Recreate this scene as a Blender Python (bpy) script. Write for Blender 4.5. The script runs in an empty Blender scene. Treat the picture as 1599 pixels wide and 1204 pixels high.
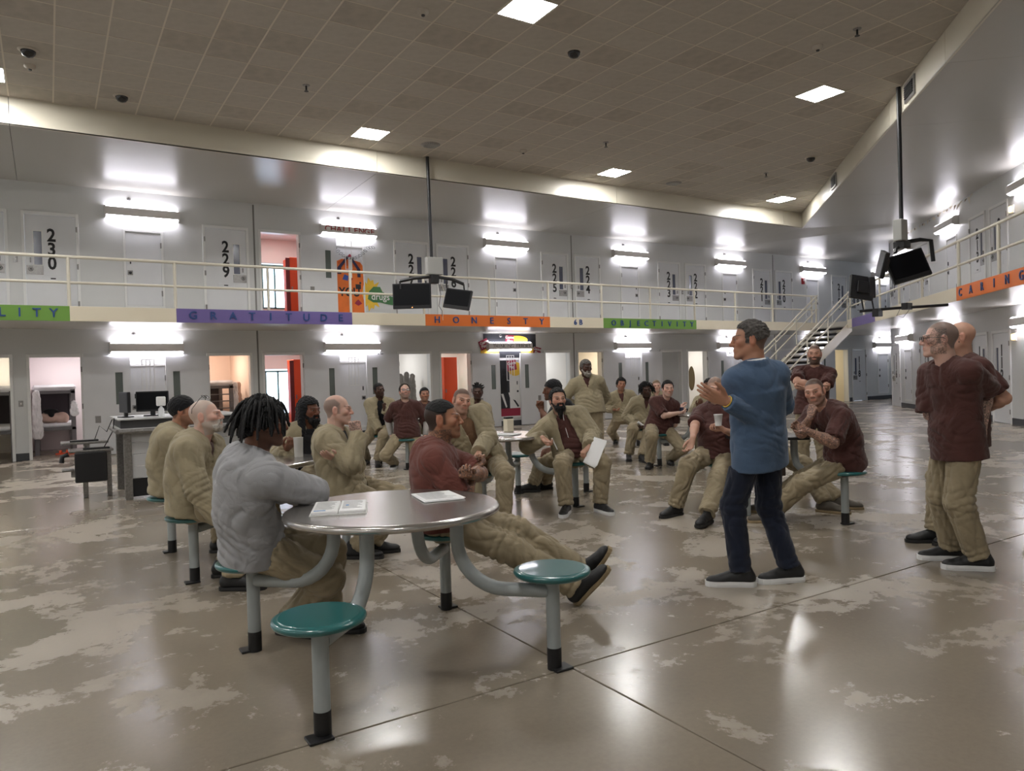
import bpy, math, random
import numpy as np
from mathutils import Matrix, Vector
random.seed(7); np.random.seed(7)
SC = bpy.context.scene
COL = SC.collection
# ------------------------------------------------------------------ camera, world, exposure
def cam_axes(yaw, pitch, roll):
    cy, sy = math.cos(yaw), math.sin(yaw)
    F = np.array([sy*math.cos(pitch), cy*math.cos(pitch), math.sin(pitch)])
    Rt = np.array([cy, -sy, 0.]); U = np.cross(Rt, F)
    c, s = math.cos(roll), math.sin(roll)
    return c*Rt + s*U, -s*Rt + c*U, F
EYE = 1.41
_r, _u, _f = cam_axes(math.radians(32.265), math.radians(-.72), math.radians(-1.69))
cam_d = bpy.data.cameras.new('camera'); cam_d.sensor_width = 36; cam_d.lens = 1146.2*36/1599
cam_d.clip_start = .05; cam_d.clip_end = 200
cam = bpy.data.objects.new('camera', cam_d); COL.objects.link(cam)
cam.matrix_world = Matrix(((_r[0], _u[0], -_f[0], 0), (_r[1], _u[1], -_f[1], 0), (_r[2], _u[2], -_f[2], EYE), (0, 0, 0, 1)))
SC.camera = cam
w = bpy.data.worlds.new('world'); SC.world = w; w.use_nodes = True
w.node_tree.nodes['Background'].inputs[0].default_value = (.62, .72, .85, 1)
w.node_tree.nodes['Background'].inputs[1].default_value = 1.0
SC.view_settings.view_transform = 'Standard'; SC.view_settings.look = 'None'
SC.view_settings.gamma = 1; SC.view_settings.use_curve_mapping = False
SC.view_settings.exposure = 0.88
TROFFER = 58.0     # emission of the ceiling panels
TUBE_UP = 9.0     # emission of the wall fixture lenses
TUBE_DN = 9.0
# ------------------------------------------------------------------ materials
MATS = {}
def nodes_of(m):
    m.use_nodes = True
    nt = m.node_tree
    return nt, nt.nodes['Principled BSDF']
def mat(name, col, rough=.5, metal=0., spec=.5, emit=None, estr=0., noise=None, bump=None, coat=0., alpha=None, trans=0.):
    """noise=(scale, amount[, detail]) brightness variation; bump=(scale, strength)"""
    if name in MATS: return MATS[name]
    m = bpy.data.materials.new(name); nt, b = nodes_of(m)
    b.inputs['Base Color'].default_value = (*col, 1); b.inputs['Roughness'].default_value = rough
    b.inputs['Metallic'].default_value = metal; b.inputs['Specular IOR Level'].default_value = spec
    b.inputs['Coat Weight'].default_value = coat
    if trans: b.inputs['Transmission Weight'].default_value = trans
    if alpha is not None: b.inputs['Alpha'].default_value = alpha
    if emit: b.inputs['Emission Color'].default_value = (*emit, 1); b.inputs['Emission Strength'].default_value = estr
    if noise or bump:
        tc = nt.nodes.new('ShaderNodeTexCoord')
    if noise:
        n = nt.nodes.new('ShaderNodeTexNoise'); n.inputs['Scale'].default_value = noise[0]
        n.inputs['Detail'].default_value = noise[2] if len(noise) > 2 else 4
        nt.links.new(tc.outputs['Object'], n.inputs['Vector'])
        r = nt.nodes.new('ShaderNodeMapRange'); r.inputs['From Min'].default_value = .3; r.inputs['From Max'].default_value = .7
        r.inputs['To Min'].default_value = 1-noise[1]; r.inputs['To Max'].default_value = 1+noise[1]
        nt.links.new(n.outputs['Fac'], r.inputs['Value'])
        mx = nt.nodes.new('ShaderNodeVectorMath'); mx.operation = 'SCALE'; mx.inputs[0].default_value = col
        nt.links.new(r.outputs['Result'], mx.inputs['Scale']); nt.links.new(mx.outputs['Vector'], b.inputs['Base Color'])
    if bump:
        n = nt.nodes.new('ShaderNodeTexNoise'); n.inputs['Scale'].default_value = bump[0]; n.inputs['Detail'].default_value = 3
        nt.links.new(tc.outputs['Object'], n.inputs['Vector'])
        bp = nt.nodes.new('ShaderNodeBump'); bp.inputs['Strength'].default_value = bump[1]; bp.inputs['Distance'].default_value = .01
        nt.links.new(n.outputs['Fac'], bp.inputs['Height']); nt.links.new(bp.outputs['Normal'], b.inputs['Normal'])
    MATS[name] = m
    return m
def srgb(r, g, b):
    f = lambda c: ((c/255+.055)/1.055)**2.4 if c/255 > .04045 else c/255/12.92
    return (f(r), f(g), f(b))
# ------------------------------------------------------------------ mesh helpers
class MB:
    """collects boxes, tubes, lathes, prisms into one mesh"""
    def __init__(s): s.v = []; s.f = []; s.sm = []
    def add(s, vs, fs, smooth=False):
        o = len(s.v); s.v += [tuple(map(float, p)) for p in vs]; s.f += [tuple(i+o for i in f) for f in fs]; s.sm += [smooth]*len(fs)
        return s
    def box(s, x0, x1, y0, y1, z0, z1, M=None):
        vs = [(x, y, z) for z in (z0, z1) for y in (y0, y1) for x in (x0, x1)]
        if M is not None: vs = [tuple(M @ Vector(p)) for p in vs]
        return s.add(vs, [(0, 2, 3, 1), (4, 5, 7, 6), (0, 1, 5, 4), (2, 6, 7, 3), (0, 4, 6, 2), (1, 3, 7, 5)])
    def bbox(s, x0, x1, y0, y1, z0, z1, b=.004, M=None):
        """box with chamfered edges"""
        import itertools
        vs = []; idx = {}
        X, Y, Z = (x0, x1), (y0, y1), (z0, z1)
        for i, j, k in itertools.product((0, 1), repeat=3):
            sx, sy, sz = (1 if i == 0 else -1), (1 if j == 0 else -1), (1 if k == 0 else -1)
            for a in range(3):
                p = [X[i]+sx*b, Y[j]+sy*b, Z[k]+sz*b]
                p[a] = (X[i], Y[j], Z[k])[a]
                idx[(i, j, k, a)] = len(vs); vs.append(tuple(p))
        fs = []
        def q(*l): fs.append(tuple(idx[t] for t in l))
        for a in range(3):
            o1, o2 = [t for t in range(3) if t != a]
            for v in (0, 1):
                cs = []
                for (p, r) in ((0, 0), (1, 0), (1, 1), (0, 1)):
                    t = [0, 0, 0]; t[a] = v; t[o1] = p; t[o2] = r; cs.append((*t, a))
                if (v == 0) == (a != 1): cs = cs[::-1]
                q(*cs)
        for a in range(3):
            o1, o2 = [t for t in range(3) if t != a]
            for p in (0, 1):
                for r in (0, 1):
                    t0 = [0, 0, 0]; t1 = [0, 0, 0]
                    t0[o1] = t1[o1] = p; t0[o2] = t1[o2] = r; t0[a] = 0; t1[a] = 1
                    q((*t0, o1), (*t1, o1), (*t1, o2), (*t0, o2))
        for i, j, k in itertools.product((0, 1), repeat=3):
            q((i, j, k, 0), (i, j, k, 1), (i, j, k, 2))
        if M is not None: vs = [tuple(M @ Vector(p)) for p in vs]
        return s.add(vs, fs)
    def tube(s, pts, r, n=10, cap=True):
        pts = [np.array(p, float) for p in pts]; m = len(pts)
        rs = r if isinstance(r, (list, tuple)) else [r]*m
        vs = []; t0 = pts[1]-pts[0]; t0 /= np.linalg.norm(t0)
        a = np.array([0, 0, 1.]) if abs(t0[2]) < .9 else np.array([1., 0, 0])
        nrm = np.cross(t0, a); nrm /= np.linalg.norm(nrm)
        for i in range(m):
            t = pts[min(i+1, m-1)]-pts[max(i-1, 0)]; t = t/(np.linalg.norm(t)+1e-12)
            nrm = nrm - (nrm@t)*t; nrm /= np.linalg.norm(nrm)+1e-12
            bn = np.cross(t, nrm)
            for k in range(n):
                an = 2*math.pi*k/n; vs.append(pts[i]+rs[i]*(math.cos(an)*nrm+math.sin(an)*bn))
        fs = [(i*n+k, i*n+(k+1) % n, (i+1)*n+(k+1) % n, (i+1)*n+k) for i in range(m-1) for k in range(n)]
        s.add(vs, fs, True)
        if cap: s.add(vs[:n], [tuple(range(n))[::-1]]); s.add(vs[-n:], [tuple(range(n))])
        return s
    def lathe(s, prof, n=32, c=(0, 0, 0), M=None):
        """prof: (r, z) from bottom to top"""
        vs = [(c[0]+r*math.cos(2*math.pi*k/n), c[1]+r*math.sin(2*math.pi*k/n), c[2]+z) for r, z in prof for k in range(n)]
        m = len(prof)
        fs = [(i*n+k, i*n+(k+1) % n, (i+1)*n+(k+1) % n, (i+1)*n+k) for i in range(m-1) for k in range(n)]
        if M is not None: vs = [tuple(M @ Vector(p)) for p in vs]
        s.add(vs, fs, True)
        s.add(vs[:n], [tuple(range(n))[::-1]]); s.add(vs[-n:], [tuple(range(n))])
        return s
    def prism(s, poly, z0, z1, M=None):
        """poly (x, y) extruded in z"""
        n = len(poly); vs = [(x, y, z0) for x, y in poly]+[(x, y, z1) for x, y in poly]
        if M is not None: vs = [tuple(M @ Vector(p)) for p in vs]
        return s.add(vs, [tuple(range(n))[::-1], tuple(range(n, 2*n))]+[(i, (i+1) % n, n+(i+1) % n, n+i) for i in range(n)])
    def mesh(s, name, m):
        me = bpy.data.meshes.new(name); me.from_pydata(s.v, [], s.f); me.polygons.foreach_set('use_smooth', s.sm)
        me.materials.append(m); me.update(); return me
    def build(s, name, m, parent=None, loc=None, rz=0):
        return put(name, s.mesh(name, m), parent, loc, rz)
def put(name, me, parent=None, loc=None, rz=0):
    o = bpy.data.objects.new(name, me); COL.objects.link(o)
    if parent: o.parent = parent
    if loc is not None: o.location = loc
    if rz: o.rotation_euler = (0, 0, rz)
    return o
def empty(name, loc=(0, 0, 0), rz=0, parent=None):
    o = bpy.data.objects.new(name, None); COL.objects.link(o); o.location = loc; o.rotation_euler = (0, 0, rz)
    o.empty_display_size = .1
    if parent: o.parent = parent
    return o
def tag(o, label, cat=None, group=None, kind=None):
    if label: o['label'] = label
    if cat: o['category'] = cat
    if group: o['group'] = group
    if kind: o['kind'] = kind
    return o
def copy_tree(o, parent=None):
    c = o.copy(); COL.objects.link(c)
    if parent: c.parent = parent
    for ch in list(o.children): copy_tree(ch, c)
    return c
_TXT = {}
def text_mesh(body, size, m, depth=.004, sx=1., font_off=0.):
    key = (body, size, m.name, depth, sx, font_off)
    if key in _TXT: return _TXT[key]
    cu = bpy.data.curves.new('lettering', 'FONT'); cu.body = body; cu.size = size; cu.extrude = depth/2
    cu.align_x = 'CENTER'; cu.align_y = 'CENTER'; cu.resolution_u = 3; cu.offset = font_off
    o = bpy.data.objects.new('tmp', cu); COL.objects.link(o)
    dg = bpy.context.evaluated_depsgraph_get()
    me = bpy.data.meshes.new_from_object(o.evaluated_get(dg)); me.name = 'lettering'
    bpy.data.objects.remove(o); bpy.data.curves.remove(cu)
    if sx != 1.: me.transform(Matrix.Diagonal((sx, 1, 1, 1)))
    me.transform(Matrix.Rotation(math.pi/2, 4, 'X'))      # stands up, reads from -Y
    me.materials.clear(); me.materials.append(m)
    _TXT[key] = me
    return me
# ------------------------------------------------------------------ dimensions of the hall
YW, YF = 17.74, 15.62            # left wall plane, left tier edge
KR, KF, KC = 10.289, 7.765, 5.45 # right wall, right tier edge and right ceiling edge: x - y = K
ZC, ZS0, ZS1 = 6.165, 5.71, 5.63 # ceiling, upper soffit at its edge and at the wall
TIER, SOF = 2.90, 2.655          # tier floor, underside
YE = 14.33                       # ceiling edge on the left
MODX = 4.635
chase = lambda k: 1.839+MODX*k
DOFF = 1.705
RZR = math.radians(225)          # turn of things on the right wall
def rw(s, off=0.):
    """point on the right wall at y = s, off metres out into the hall"""
    return (s+KR-off*.70711, s+off*.70711)
WALL = mat('wall_paint', srgb(208, 209, 208), .42, noise=(.8, .03))
WALLC = mat('cell_wall_paint', srgb(226, 222, 216), .5, noise=(1.2, .03))
DOORM = mat('door_paint', srgb(216, 217, 219), .4, noise=(2, .03))
DOORIN = mat('door_inner_paint', srgb(190, 191, 190), .45, noise=(2, .04))
FRAMEP = mat('door_frame_paint', srgb(224, 224, 222), .38)
SOFM = mat('soffit_panel_enamel', srgb(176, 173, 166), .28, spec=.6, noise=(.5, .03))
CURB = mat('curb_cream_enamel', srgb(206, 200, 184), .3, noise=(.6, .03))
CREAM = mat('cream_enamel', srgb(222, 212, 190), .35, noise=(.8, .03))
RAILM = mat('rail_cream_paint', srgb(214, 208, 192), .35)
BASEM = mat('charcoal_baseboard', srgb(62, 64, 68), .5)
STEEL = mat('brushed_steel', srgb(150, 148, 146), .35, metal=.9, noise=(40, .2))
DARKS = mat('dark_steel', srgb(60, 60, 62), .4, metal=.6)
PANE = mat('door_glass', srgb(96, 100, 118), .12, spec=.7)
PANE2 = mat('door_glass_inner', srgb(104, 112, 108), .12, spec=.7)
STENCIL = mat('stencil_black', srgb(24, 24, 26), .6)
LIT = mat('lamp_lens', (1, 1, 1), .4, emit=(.93, .90, 1.0), estr=TUBE_DN)
PANEL = mat('troffer_lens', (1, 1, 1), .4, emit=(1.0, .985, .96), estr=TROFFER)
LAMPB = mat('lamp_housing_enamel', srgb(214, 210, 206), .35)
TILE = mat('ceiling_tile', srgb(186, 180, 171), .95, noise=(9, .05, 6), bump=(140, .35))
TILE2 = mat('ceiling_tile_old', srgb(178, 171, 161), .95, noise=(7, .08, 6), bump=(140, .35))
TBAR = mat('ceiling_grid_bar', srgb(212, 204, 190), .6)
DARK = mat('dark_void', srgb(30, 29, 28), .9)
BLACKP = mat('black_plastic', srgb(24, 24, 27), .4)
SCREEN = mat('tv_screen', srgb(9, 10, 15), .30, spec=.22)
# ---- polished concrete
def concrete():
    m = bpy.data.materials.new('polished_concrete'); nt, b = nodes_of(m)
    L = nt.links.new; N_ = nt.nodes.new
    tc = N_('ShaderNodeTexCoord')
    def noise(sc, det, rough=.6, dist=0., vec=None):
        n = N_('ShaderNodeTexNoise'); n.inputs['Scale'].default_value = sc; n.inputs['Detail'].default_value = det; n.inputs['Roughness'].default_value = rough; n.inputs['Distortion'].default_value = dist
        L(vec or tc.outputs['Object'], n.inputs['Vector']); return n
    def ramp(src, p0, p1, c0=(0, 0, 0, 1), c1=(1, 1, 1, 1)):
        r = N_('ShaderNodeValToRGB'); r.color_ramp.elements[0].position = p0; r.color_ramp.elements[1].position = p1
        r.color_ramp.elements[0].color = c0; r.color_ramp.elements[1].color = c1; L(src, r.inputs['Fac']); return r
    big = noise(.55, 8, .68, .6); fine = noise(1.6, 10, .72, .3); spk = noise(38, 4, .7); stain = noise(.35, 5, .6, .4)
    ad = N_('ShaderNodeMath'); ad.operation = 'ADD'; L(big.outputs['Fac'], ad.inputs[0]); L(fine.outputs['Fac'], ad.inputs[1])
    worn = ramp(ad.outputs[0], 1.02/2-.003, 1.02/2+.03)   # hard-edged patches where the sealer has worn off
    hf = N_('ShaderNodeMath'); hf.operation = 'MULTIPLY'; hf.inputs[1].default_value = .5; L(ad.outputs[0], hf.inputs[0]); L(hf.outputs[0], worn.inputs['Fac'])
    base = ramp(stain.outputs['Fac'], .3, .7, (*srgb(120, 110, 97), 1), (*srgb(144, 134, 119), 1))
    pale = N_('ShaderNodeMix'); pale.data_type = 'RGBA'; pale.inputs['B'].default_value = (*srgb(178, 169, 155), 1)
    L(base.outputs['Color'], pale.inputs['A']); mu = N_('ShaderNodeMath'); mu.operation = 'MULTIPLY'; mu.inputs[1].default_value = .52
    L(worn.outputs['Color'], mu.inputs[0]); L(mu.outputs[0], pale.inputs['Factor'])
    sp = N_('ShaderNodeMapRange'); sp.inputs['To Min'].default_value = .86; sp.inputs['To Max'].default_value = 1.12; L(spk.outputs['Fac'], sp.inputs['Value'])
    sc = N_('ShaderNodeVectorMath'); sc.operation = 'SCALE'; L(pale.outputs['Result'], sc.inputs[0]); L(sp.outputs['Result'], sc.inputs['Scale'])
    L(sc.outputs['Vector'], b.inputs['Base Color'])
    ro = N_('ShaderNodeMapRange'); ro.inputs['To Min'].default_value = .20; ro.inputs['To Max'].default_value = .40; L(worn.outputs['Color'], ro.inputs['Value'])
    L(ro.outputs['Result'], b.inputs['Roughness']); b.inputs['Specular IOR Level'].default_value = .55
    bp = N_('ShaderNodeBump'); bp.inputs['Strength'].default_value = .10; bp.inputs['Distance'].default_value = .01
    wv = noise(3.0, 4); L(wv.outputs['Fac'], bp.inputs['Height']); L(bp.outputs['Normal'], b.inputs['Normal'])
    return m
CONC = concrete()
# ------------------------------------------------------------------ floor: slabs divided by saw joints
fl = MB().box(-8, 33, -8, 24, -.30, -.05).build('floor', DARK); tag(fl, None, kind='structure')
jx = [-8, 2.085, 8.18, 14.28, 20.38, 33]; jy = [-8, -3.25, 2.845, 8.94, 15.04, 24]
for i in range(len(jx)-1):
    for j in range(len(jy)-1):
        g_ = .004
        MB().bbox(jx[i]+g_, jx[i+1]-g_, jy[j]+g_, jy[j+1]-g_, -.06, 0, .003).build('slab', CONC, fl)
# ------------------------------------------------------------------ walls
def wall_panel(b, s0, s1, z0, z1, holes, place_):
    """solid wall between s0..s1, z0..z1 with rectangular holes (sa, sb, za, zb); place_(b, s0, s1, z0, z1)"""
    cuts = sorted({s0, s1, *[h[0] for h in holes], *[h[1] for h in holes]})
    for a, c in zip(cuts[:-1], cuts[1:]):
        hs_ = sorted([(h[2], h[3]) for h in holes if h[0] <= a+1e-6 and h[1] >= c-1e-6])
        z = z0
        for h0, h1 in hs_:
            if h0 > z+1e-6: place_(b, a, c, z, h0)
            z = max(z, h1)
        if z < z1-1e-6: place_(b, a, c, z, z1)
DW, DH = .90, 2.08
open_low = {(-1, 1), (0, -1), (0, 1), (1, -1), (1, 1), (2, -1), (2, 1), (3, -1), (3, 1), (4, -1), (5, 1)}
open_up = {(1, -1)}
ks = [(k, sd) for k in range(-2, 7) for sd in (-1, 1)]
def dx(k, sd): return chase(k)+sd*DOFF
XL, XR = -8., 33.
wl = MB(); holes = []
for k, sd in ks:
    if dx(k, sd) < XL+1 or dx(k, sd) > 30.5: continue
    for zf in (0, TIER): holes.append((dx(k, sd)-DW/2, dx(k, sd)+DW/2, zf, zf+DH))
for k in range(-2, 7):
    for zf in (.26, TIER+.26): holes.append((chase(k)-.36, chase(k)+.36, zf, zf+1.62))
wall_panel(wl, XL, XR, 0, 6.3, holes, lambda b, a, c, z0, z1: b.box(a, c, YW, YW+.18, z0, z1))
tag(wl.build('wall_left', WALL), None, kind='structure')
MR = Matrix.Translation((KR, 0, 0)) @ Matrix.Rotation(math.radians(45), 4, 'Z')   # right wall: local x runs along the wall, -y... hall on +y
SQ = math.sqrt(2.)
RWEND = 14.56
rdoors_low = [14.33, 11.99, 9.12, 8.25, 5.65]; rch_low = [13.2, 10.55, 7.0]
rdoors_up = [14.0, 13.35, 12.05, 11.6, 9.10, 8.23, 5.63]; rch_up = [12.72, 10.35, 7.0]
wr = MB(); hr = []
rd_low = [(14.15, 116), (12.0, 115), (9.12, 113), (8.25, 112), (5.6, 111)]
rd_up = [(14.15, 216), (12.0, 215), (9.12, 213), (8.25, 212), (5.6, 211)]
rc = [13.2, 10.35, 7.05]
for y, n_ in rd_low: hr.append((y*SQ-DW/2, y*SQ+DW/2, 0, DH))
for y, n_ in rd_up: hr.append((y*SQ-DW/2, y*SQ+DW/2, TIER, TIER+DH))
for y in rc:
    for zf in (.26, TIER+.26): hr.append((y*SQ-.36, y*SQ+.36, zf, zf+1.62))
wall_panel(wr, -8*SQ, RWEND*SQ, 0, 6.3, hr, lambda b, a, c, z0, z1: b.box(a, c, -.18, 0, z0, z1, MR))
wr.box(RWEND*SQ-.18, RWEND*SQ, -4.5, 0, 0, 6.3, MR)
tag(wr.build('wall_right', WALL), None, kind='structure')
tag(MB().box(32.8, 33, 8, 18, 0, 6.3).build('wall_far', WALL), None, kind='structure')
tag(MB().box(-8.2, -8, -8, 18, 0, 6.3).build('wall_west', WALL), None, kind='structure')
tag(MB().box(-8, 3, -8.2, -8, 0, 6.3).build('wall_back', WALL), None, kind='structure')
# vertical expansion joints on the left wall (dark cover strips)
for k in (0, 2, 4, 6):
    x = chase(k)+2.34
    for z0, z1 in ((0, SOF), (TIER, 5.6)): 
        o = MB().bbox(x-.018, x+.018, YW-.008, YW, z0+.15 if z0 == 0 else z0, z1, .002).build('trim_1', mat('joint_cover', srgb(120, 120, 116), .5)); tag(o, None, kind='structure')
# baseboards
bl = MB()
edges = sorted([(dx(k, sd)-.5, dx(k, sd)+.5) for k, sd in ks if -8 < dx(k, sd) < 30.6])
x = XL
for a, c in edges+[(XR, XR)]:
    if a > x: bl.box(x, a, YW-.012, YW, 0, .15)
    x = max(x, c)
tag(bl.build('baseboard_left', BASEM), None, kind='structure')
br = MB(); x = -8*SQ
for a, c in sorted([(y*SQ-.5, y*SQ+.5) for y, _ in rd_low])+[(RWEND*SQ, RWEND*SQ)]:
    if a > x: br.box(x, a, 0, .012, 0, .15, MR)
    x = max(x, c)
tag(br.build('baseboard_right', BASEM), None, kind='structure')
# ------------------------------------------------------------------ ceiling: lay-in tiles, grid bars, curb, soffits
ceil = MB().box(-8.2, 33, -8.2, 20, ZC+.04, ZC+.2).build('ceiling', DARK); tag(ceil, None, kind='structure')
GX, GY, GP = .215, 10.665, .6105
LIGHTS = [(gx, gy) for gx in (-10, 0, 10, 20, 30) for gy in (-23, -14, -5, 4)]     # tile indices of the lit panels
light_tiles = set()
for i in range(-2, 4):
    for j in range(-3, 1):
        light_tiles.add((-2+10*i, 4+9*j))
def clip(poly, a, b, c):
    """keeps a*x + b*y <= c"""
    out = []
    for p, q in zip(poly, poly[1:]+poly[:1]):
        dp, dq = a*p[0]+b*p[1]-c, a*q[0]+b*q[1]-c
        if dp <= 0: out.append(p)
        if (dp < 0) != (dq < 0) and abs(dp-dq) > 1e-9:
            t = dp/(dp-dq); out.append((p[0]+t*(q[0]-p[0]), p[1]+t*(q[1]-p[1])))
    return out
tiles = []; troff = []
for i in range(-14, 36):
    for j in range(-31, 7):
        x0, y0 = GX+i*GP, GY+j*GP
        full = [(x0, y0), (x0+GP, y0), (x0+GP, y0+GP), (x0, y0+GP)]
        p = clip(clip(full, 1, -1, KC), 0, 1, YE)
        if len(p) < 3: continue
        A_ = abs(sum(a[0]*b[1]-b[0]*a[1] for a, b in zip(p, p[1:]+p[:1])))/2
        if A_ < .004: continue
        if x0 < -8.4 or y0 < -8.4: continue
        if (i, j) in light_tiles:
            if A_ > .35: troff.append((x0, y0)); continue
        cx, cy = x0+GP/2, y0+GP/2
        rel = np.array([cx, cy, ZC-EYE]); dep = rel@_f; px = rel@_r; py = rel@_u
        vis = dep > .5 and abs(px/dep) < .72 and py/dep < .55
        tiles.append((dep if vis else 1e6+abs(cx), i, j, p, A_ > GP*GP*.999))
tiles.sort(key=lambda t: t[0])
def tile_mesh(poly, mm):
    cx = sum(p[0] for p in poly)/len(poly); cy = sum(p[1] for p in poly)/len(poly)
    pl = [(cx+(p[0]-cx)*.985, cy+(p[1]-cy)*.985) for p in poly]
    return MB().prism(pl, ZC, ZC+.016).mesh('ceiling_tile', mm)
_tm = {}
rest = MB()
for n_, (d_, i, j, p, full) in enumerate(tiles):
    if n_ < 300 and d_ < 1e5:
        mm = TILE if random.random() < .8 else TILE2
        if full:
            if mm.name not in _tm:
                _tm[mm.name] = tile_mesh([(-GP/2, -GP/2), (GP/2, -GP/2), (GP/2, GP/2), (-GP/2, GP/2)], mm)
            o = put('ceiling_tile', _tm[mm.name], ceil, (GX+i*GP+GP/2, GY+j*GP+GP/2, random.uniform(-.0015, .0015)))
        else: o = put('ceiling_tile', tile_mesh(p, mm), ceil)
    else:
        cx = sum(q[0] for q in p)/len(p); cy = sum(q[1] for q in p)/len(p)
        rest.prism([(cx+(q[0]-cx)*.985, cy+(q[1]-cy)*.985) for q in p], ZC, ZC+.016)
ro_ = rest.build('ceiling_tile_field', TILE, ceil); ro_['kind'] = 'stuff'
gb = MB()
for i in range(-14, 37):
    x = GX+i*GP; y1 = YE; y0 = max(-8.2, x-KC)
    if x < -8.2 or y0 >= y1: continue
    gb.box(x-.011, x+.011, y0, y1, ZC-.004, ZC+.004)
for j in range(-31, 8):
    y = GY+j*GP; x1 = y+KC
    if y < -8.2 or y > YE+.01: continue
    gb.box(-8.2, x1, y-.008, y+.008, ZC-.0035, ZC+.004)
gb.build('ceiling_grid', TBAR, ceil)
# curb and soffit panels
def quad_panel(name, pts, m, parent, th=.02, up=(0, 0, 1)):
    u_ = np.array(up)*th; v = [np.array(p, float) for p in pts]; n = len(v)
    return MB().add([*v, *[p+u_ for p in v]], [tuple(range(n)), tuple(range(n, 2*n))[::-1]]+[(i, n+i, n+(i+1) % n, (i+1) % n) for i in range(n)]).build(name, m, parent)
XC = YE+KC      # corner where the two ceiling edges meet
sx = [-8.2, -.4, 5.9, 12.35, 18.9, XC]
for a, c in zip(sx[:-1], sx[1:]):
    e0, e1 = (.004 if a > -8 else 0), (.004 if c < XC else 0)
    quad_panel('soffit_panel', [(a+e0, YE, ZS0), (c-e1, YE, ZS0), (c-e1, YW+.1, ZS1), (a+e0, YW+.1, ZS1)], SOFM, ceil)
    quad_panel('curb_panel', [(a+e0, YE, ZS0-.002), (c-e1, YE, ZS0-.002), (c-e1, YE, ZC+.02), (a+e0, YE, ZC+.02)], CURB, ceil, .03, (0, 1, 0))
def rp(yc, off):
    """point on the line x-y = KC at y = yc, moved off metres towards the right wall"""
    return (yc+KC+off*.70711, yc-off*.70711)
wid = (KR-KC)/SQ+.1
sy = [XC-KC, 11.4, 7.55, 5.55, 2.0, -3., -8.2]
for a, c in zip(sy[:-1], sy[1:]):
    p0, p1, p2, p3 = rp(a, 0), rp(c, 0), rp(c, wid), rp(a, wid); e_ = .003
    p0 = (p0[0]-e_, p0[1]-e_); p1 = (p1[0]+e_, p1[1]+e_)
    quad_panel('soffit_panel', [(*p0, ZS0), (*p3, ZS1), (*p2, ZS1), (*p1, ZS0)], SOFM, ceil)
    quad_panel('curb_panel', [(*p1, ZS0-.002), (*p0, ZS0-.002), (*p0, ZC+.02), (*p1, ZC+.02)], CURB, ceil, .03, (.707, -.707, 0))
q_ = rp(XC-KC, wid)
quad_panel('soffit_panel', [(XC, YE, ZS0), (q_[0], q_[1], ZS1), (33, 11, ZS1), (33, YW+.1, ZS1), (XC, YW+.1, ZS1)], SOFM, ceil)
# ------------------------------------------------------------------ upper tier
XT = 22.26      # end of the left walkway at the stair head
tl = MB().box(-8, XT, YF, YW, SOF, TIER).build('floor_tier_left', mat('tier_underside_enamel', srgb(196, 193, 186), .26, spec=.6)); tag(tl, None, kind='structure')
R0 = (14.41+KF, 14.41)
def rf(y, off=0.): return (y+KF+off*.70711, y-off*.70711)
tr = MB().prism([rf(-8), rf(14.41), (24.85, 14.56), (KR-8+.0, -8)][::1] if False else [rf(-8), (KR-8, -8), (RWEND+KR, RWEND), rf(14.41)], SOF, TIER)
tr.prism([rf(14.41), (RWEND+KR, RWEND), (33, RWEND), (33, YW), (XT, YW), (XT, YF), (XT, 14.41)], SOF, TIER)
tag(tr.build('floor_tier_right', MATS['tier_underside_enamel']), None, kind='structure')
# ------------------------------------------------------------------ people: implicit surfaces turned into meshes
V = lambda *a: np.array(a, float)
def unit(v): v = np.asarray(v, float); return v/(np.linalg.norm(v)+1e-12)
class Field:
    def __init__(s, lo, hi, res):
        s.lo = np.array(lo, float); s.res = res
        s.n = np.ceil((np.array(hi)-s.lo)/res).astype(int)+1
        s.d = np.full(s.n, .5, np.float32)
        s.ax = [(s.lo[i]+res*np.arange(s.n[i])).astype(np.float32) for i in range(3)]
    def _sl(s, lo, hi):
        a = np.clip(np.floor((np.array(lo)-s.lo)/s.res).astype(int), 0, s.n)
        b = np.clip(np.ceil((np.array(hi)-s.lo)/s.res).astype(int)+1, 0, s.n)
        return tuple(slice(a[i], b[i]) for i in range(3))
    def put(s, prim, op='u', k=.02):
        lo, hi, f = prim; m = k+3*s.res
        sl = s._sl(np.array(lo)-m, np.array(hi)+m)
        a = s.d[sl]
        if a.size == 0: return s
        X = s.ax[0][sl[0]][:, None, None]; Y = s.ax[1][sl[1]][None, :, None]; Z = s.ax[2][sl[2]][None, None, :]
        b = f(X, Y, Z).astype(np.float32)
        if op == 'u':
            h = np.clip(.5+.5*(a-b)/k, 0, 1); s.d[sl] = a+(b-a)*h-k*h*(1-h)
        else:
            b = -b; h = np.clip(.5-.5*(a-b)/k, 0, 1); s.d[sl] = a+(b-a)*h+k*h*(1-h)
        return s
    def cut(s, p, n):
        """keeps the side n points away from"""
        X = s.ax[0][:, None, None]; Y = s.ax[1][None, :, None]; Z = s.ax[2][None, None, :]
        b = ((X-p[0])*n[0]+(Y-p[1])*n[1]+(Z-p[2])*n[2]).astype(np.float32)
        np.maximum(s.d, b, out=s.d); return s
    def mesh(s):
        return nets(s.d, s.lo, s.res)
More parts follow.
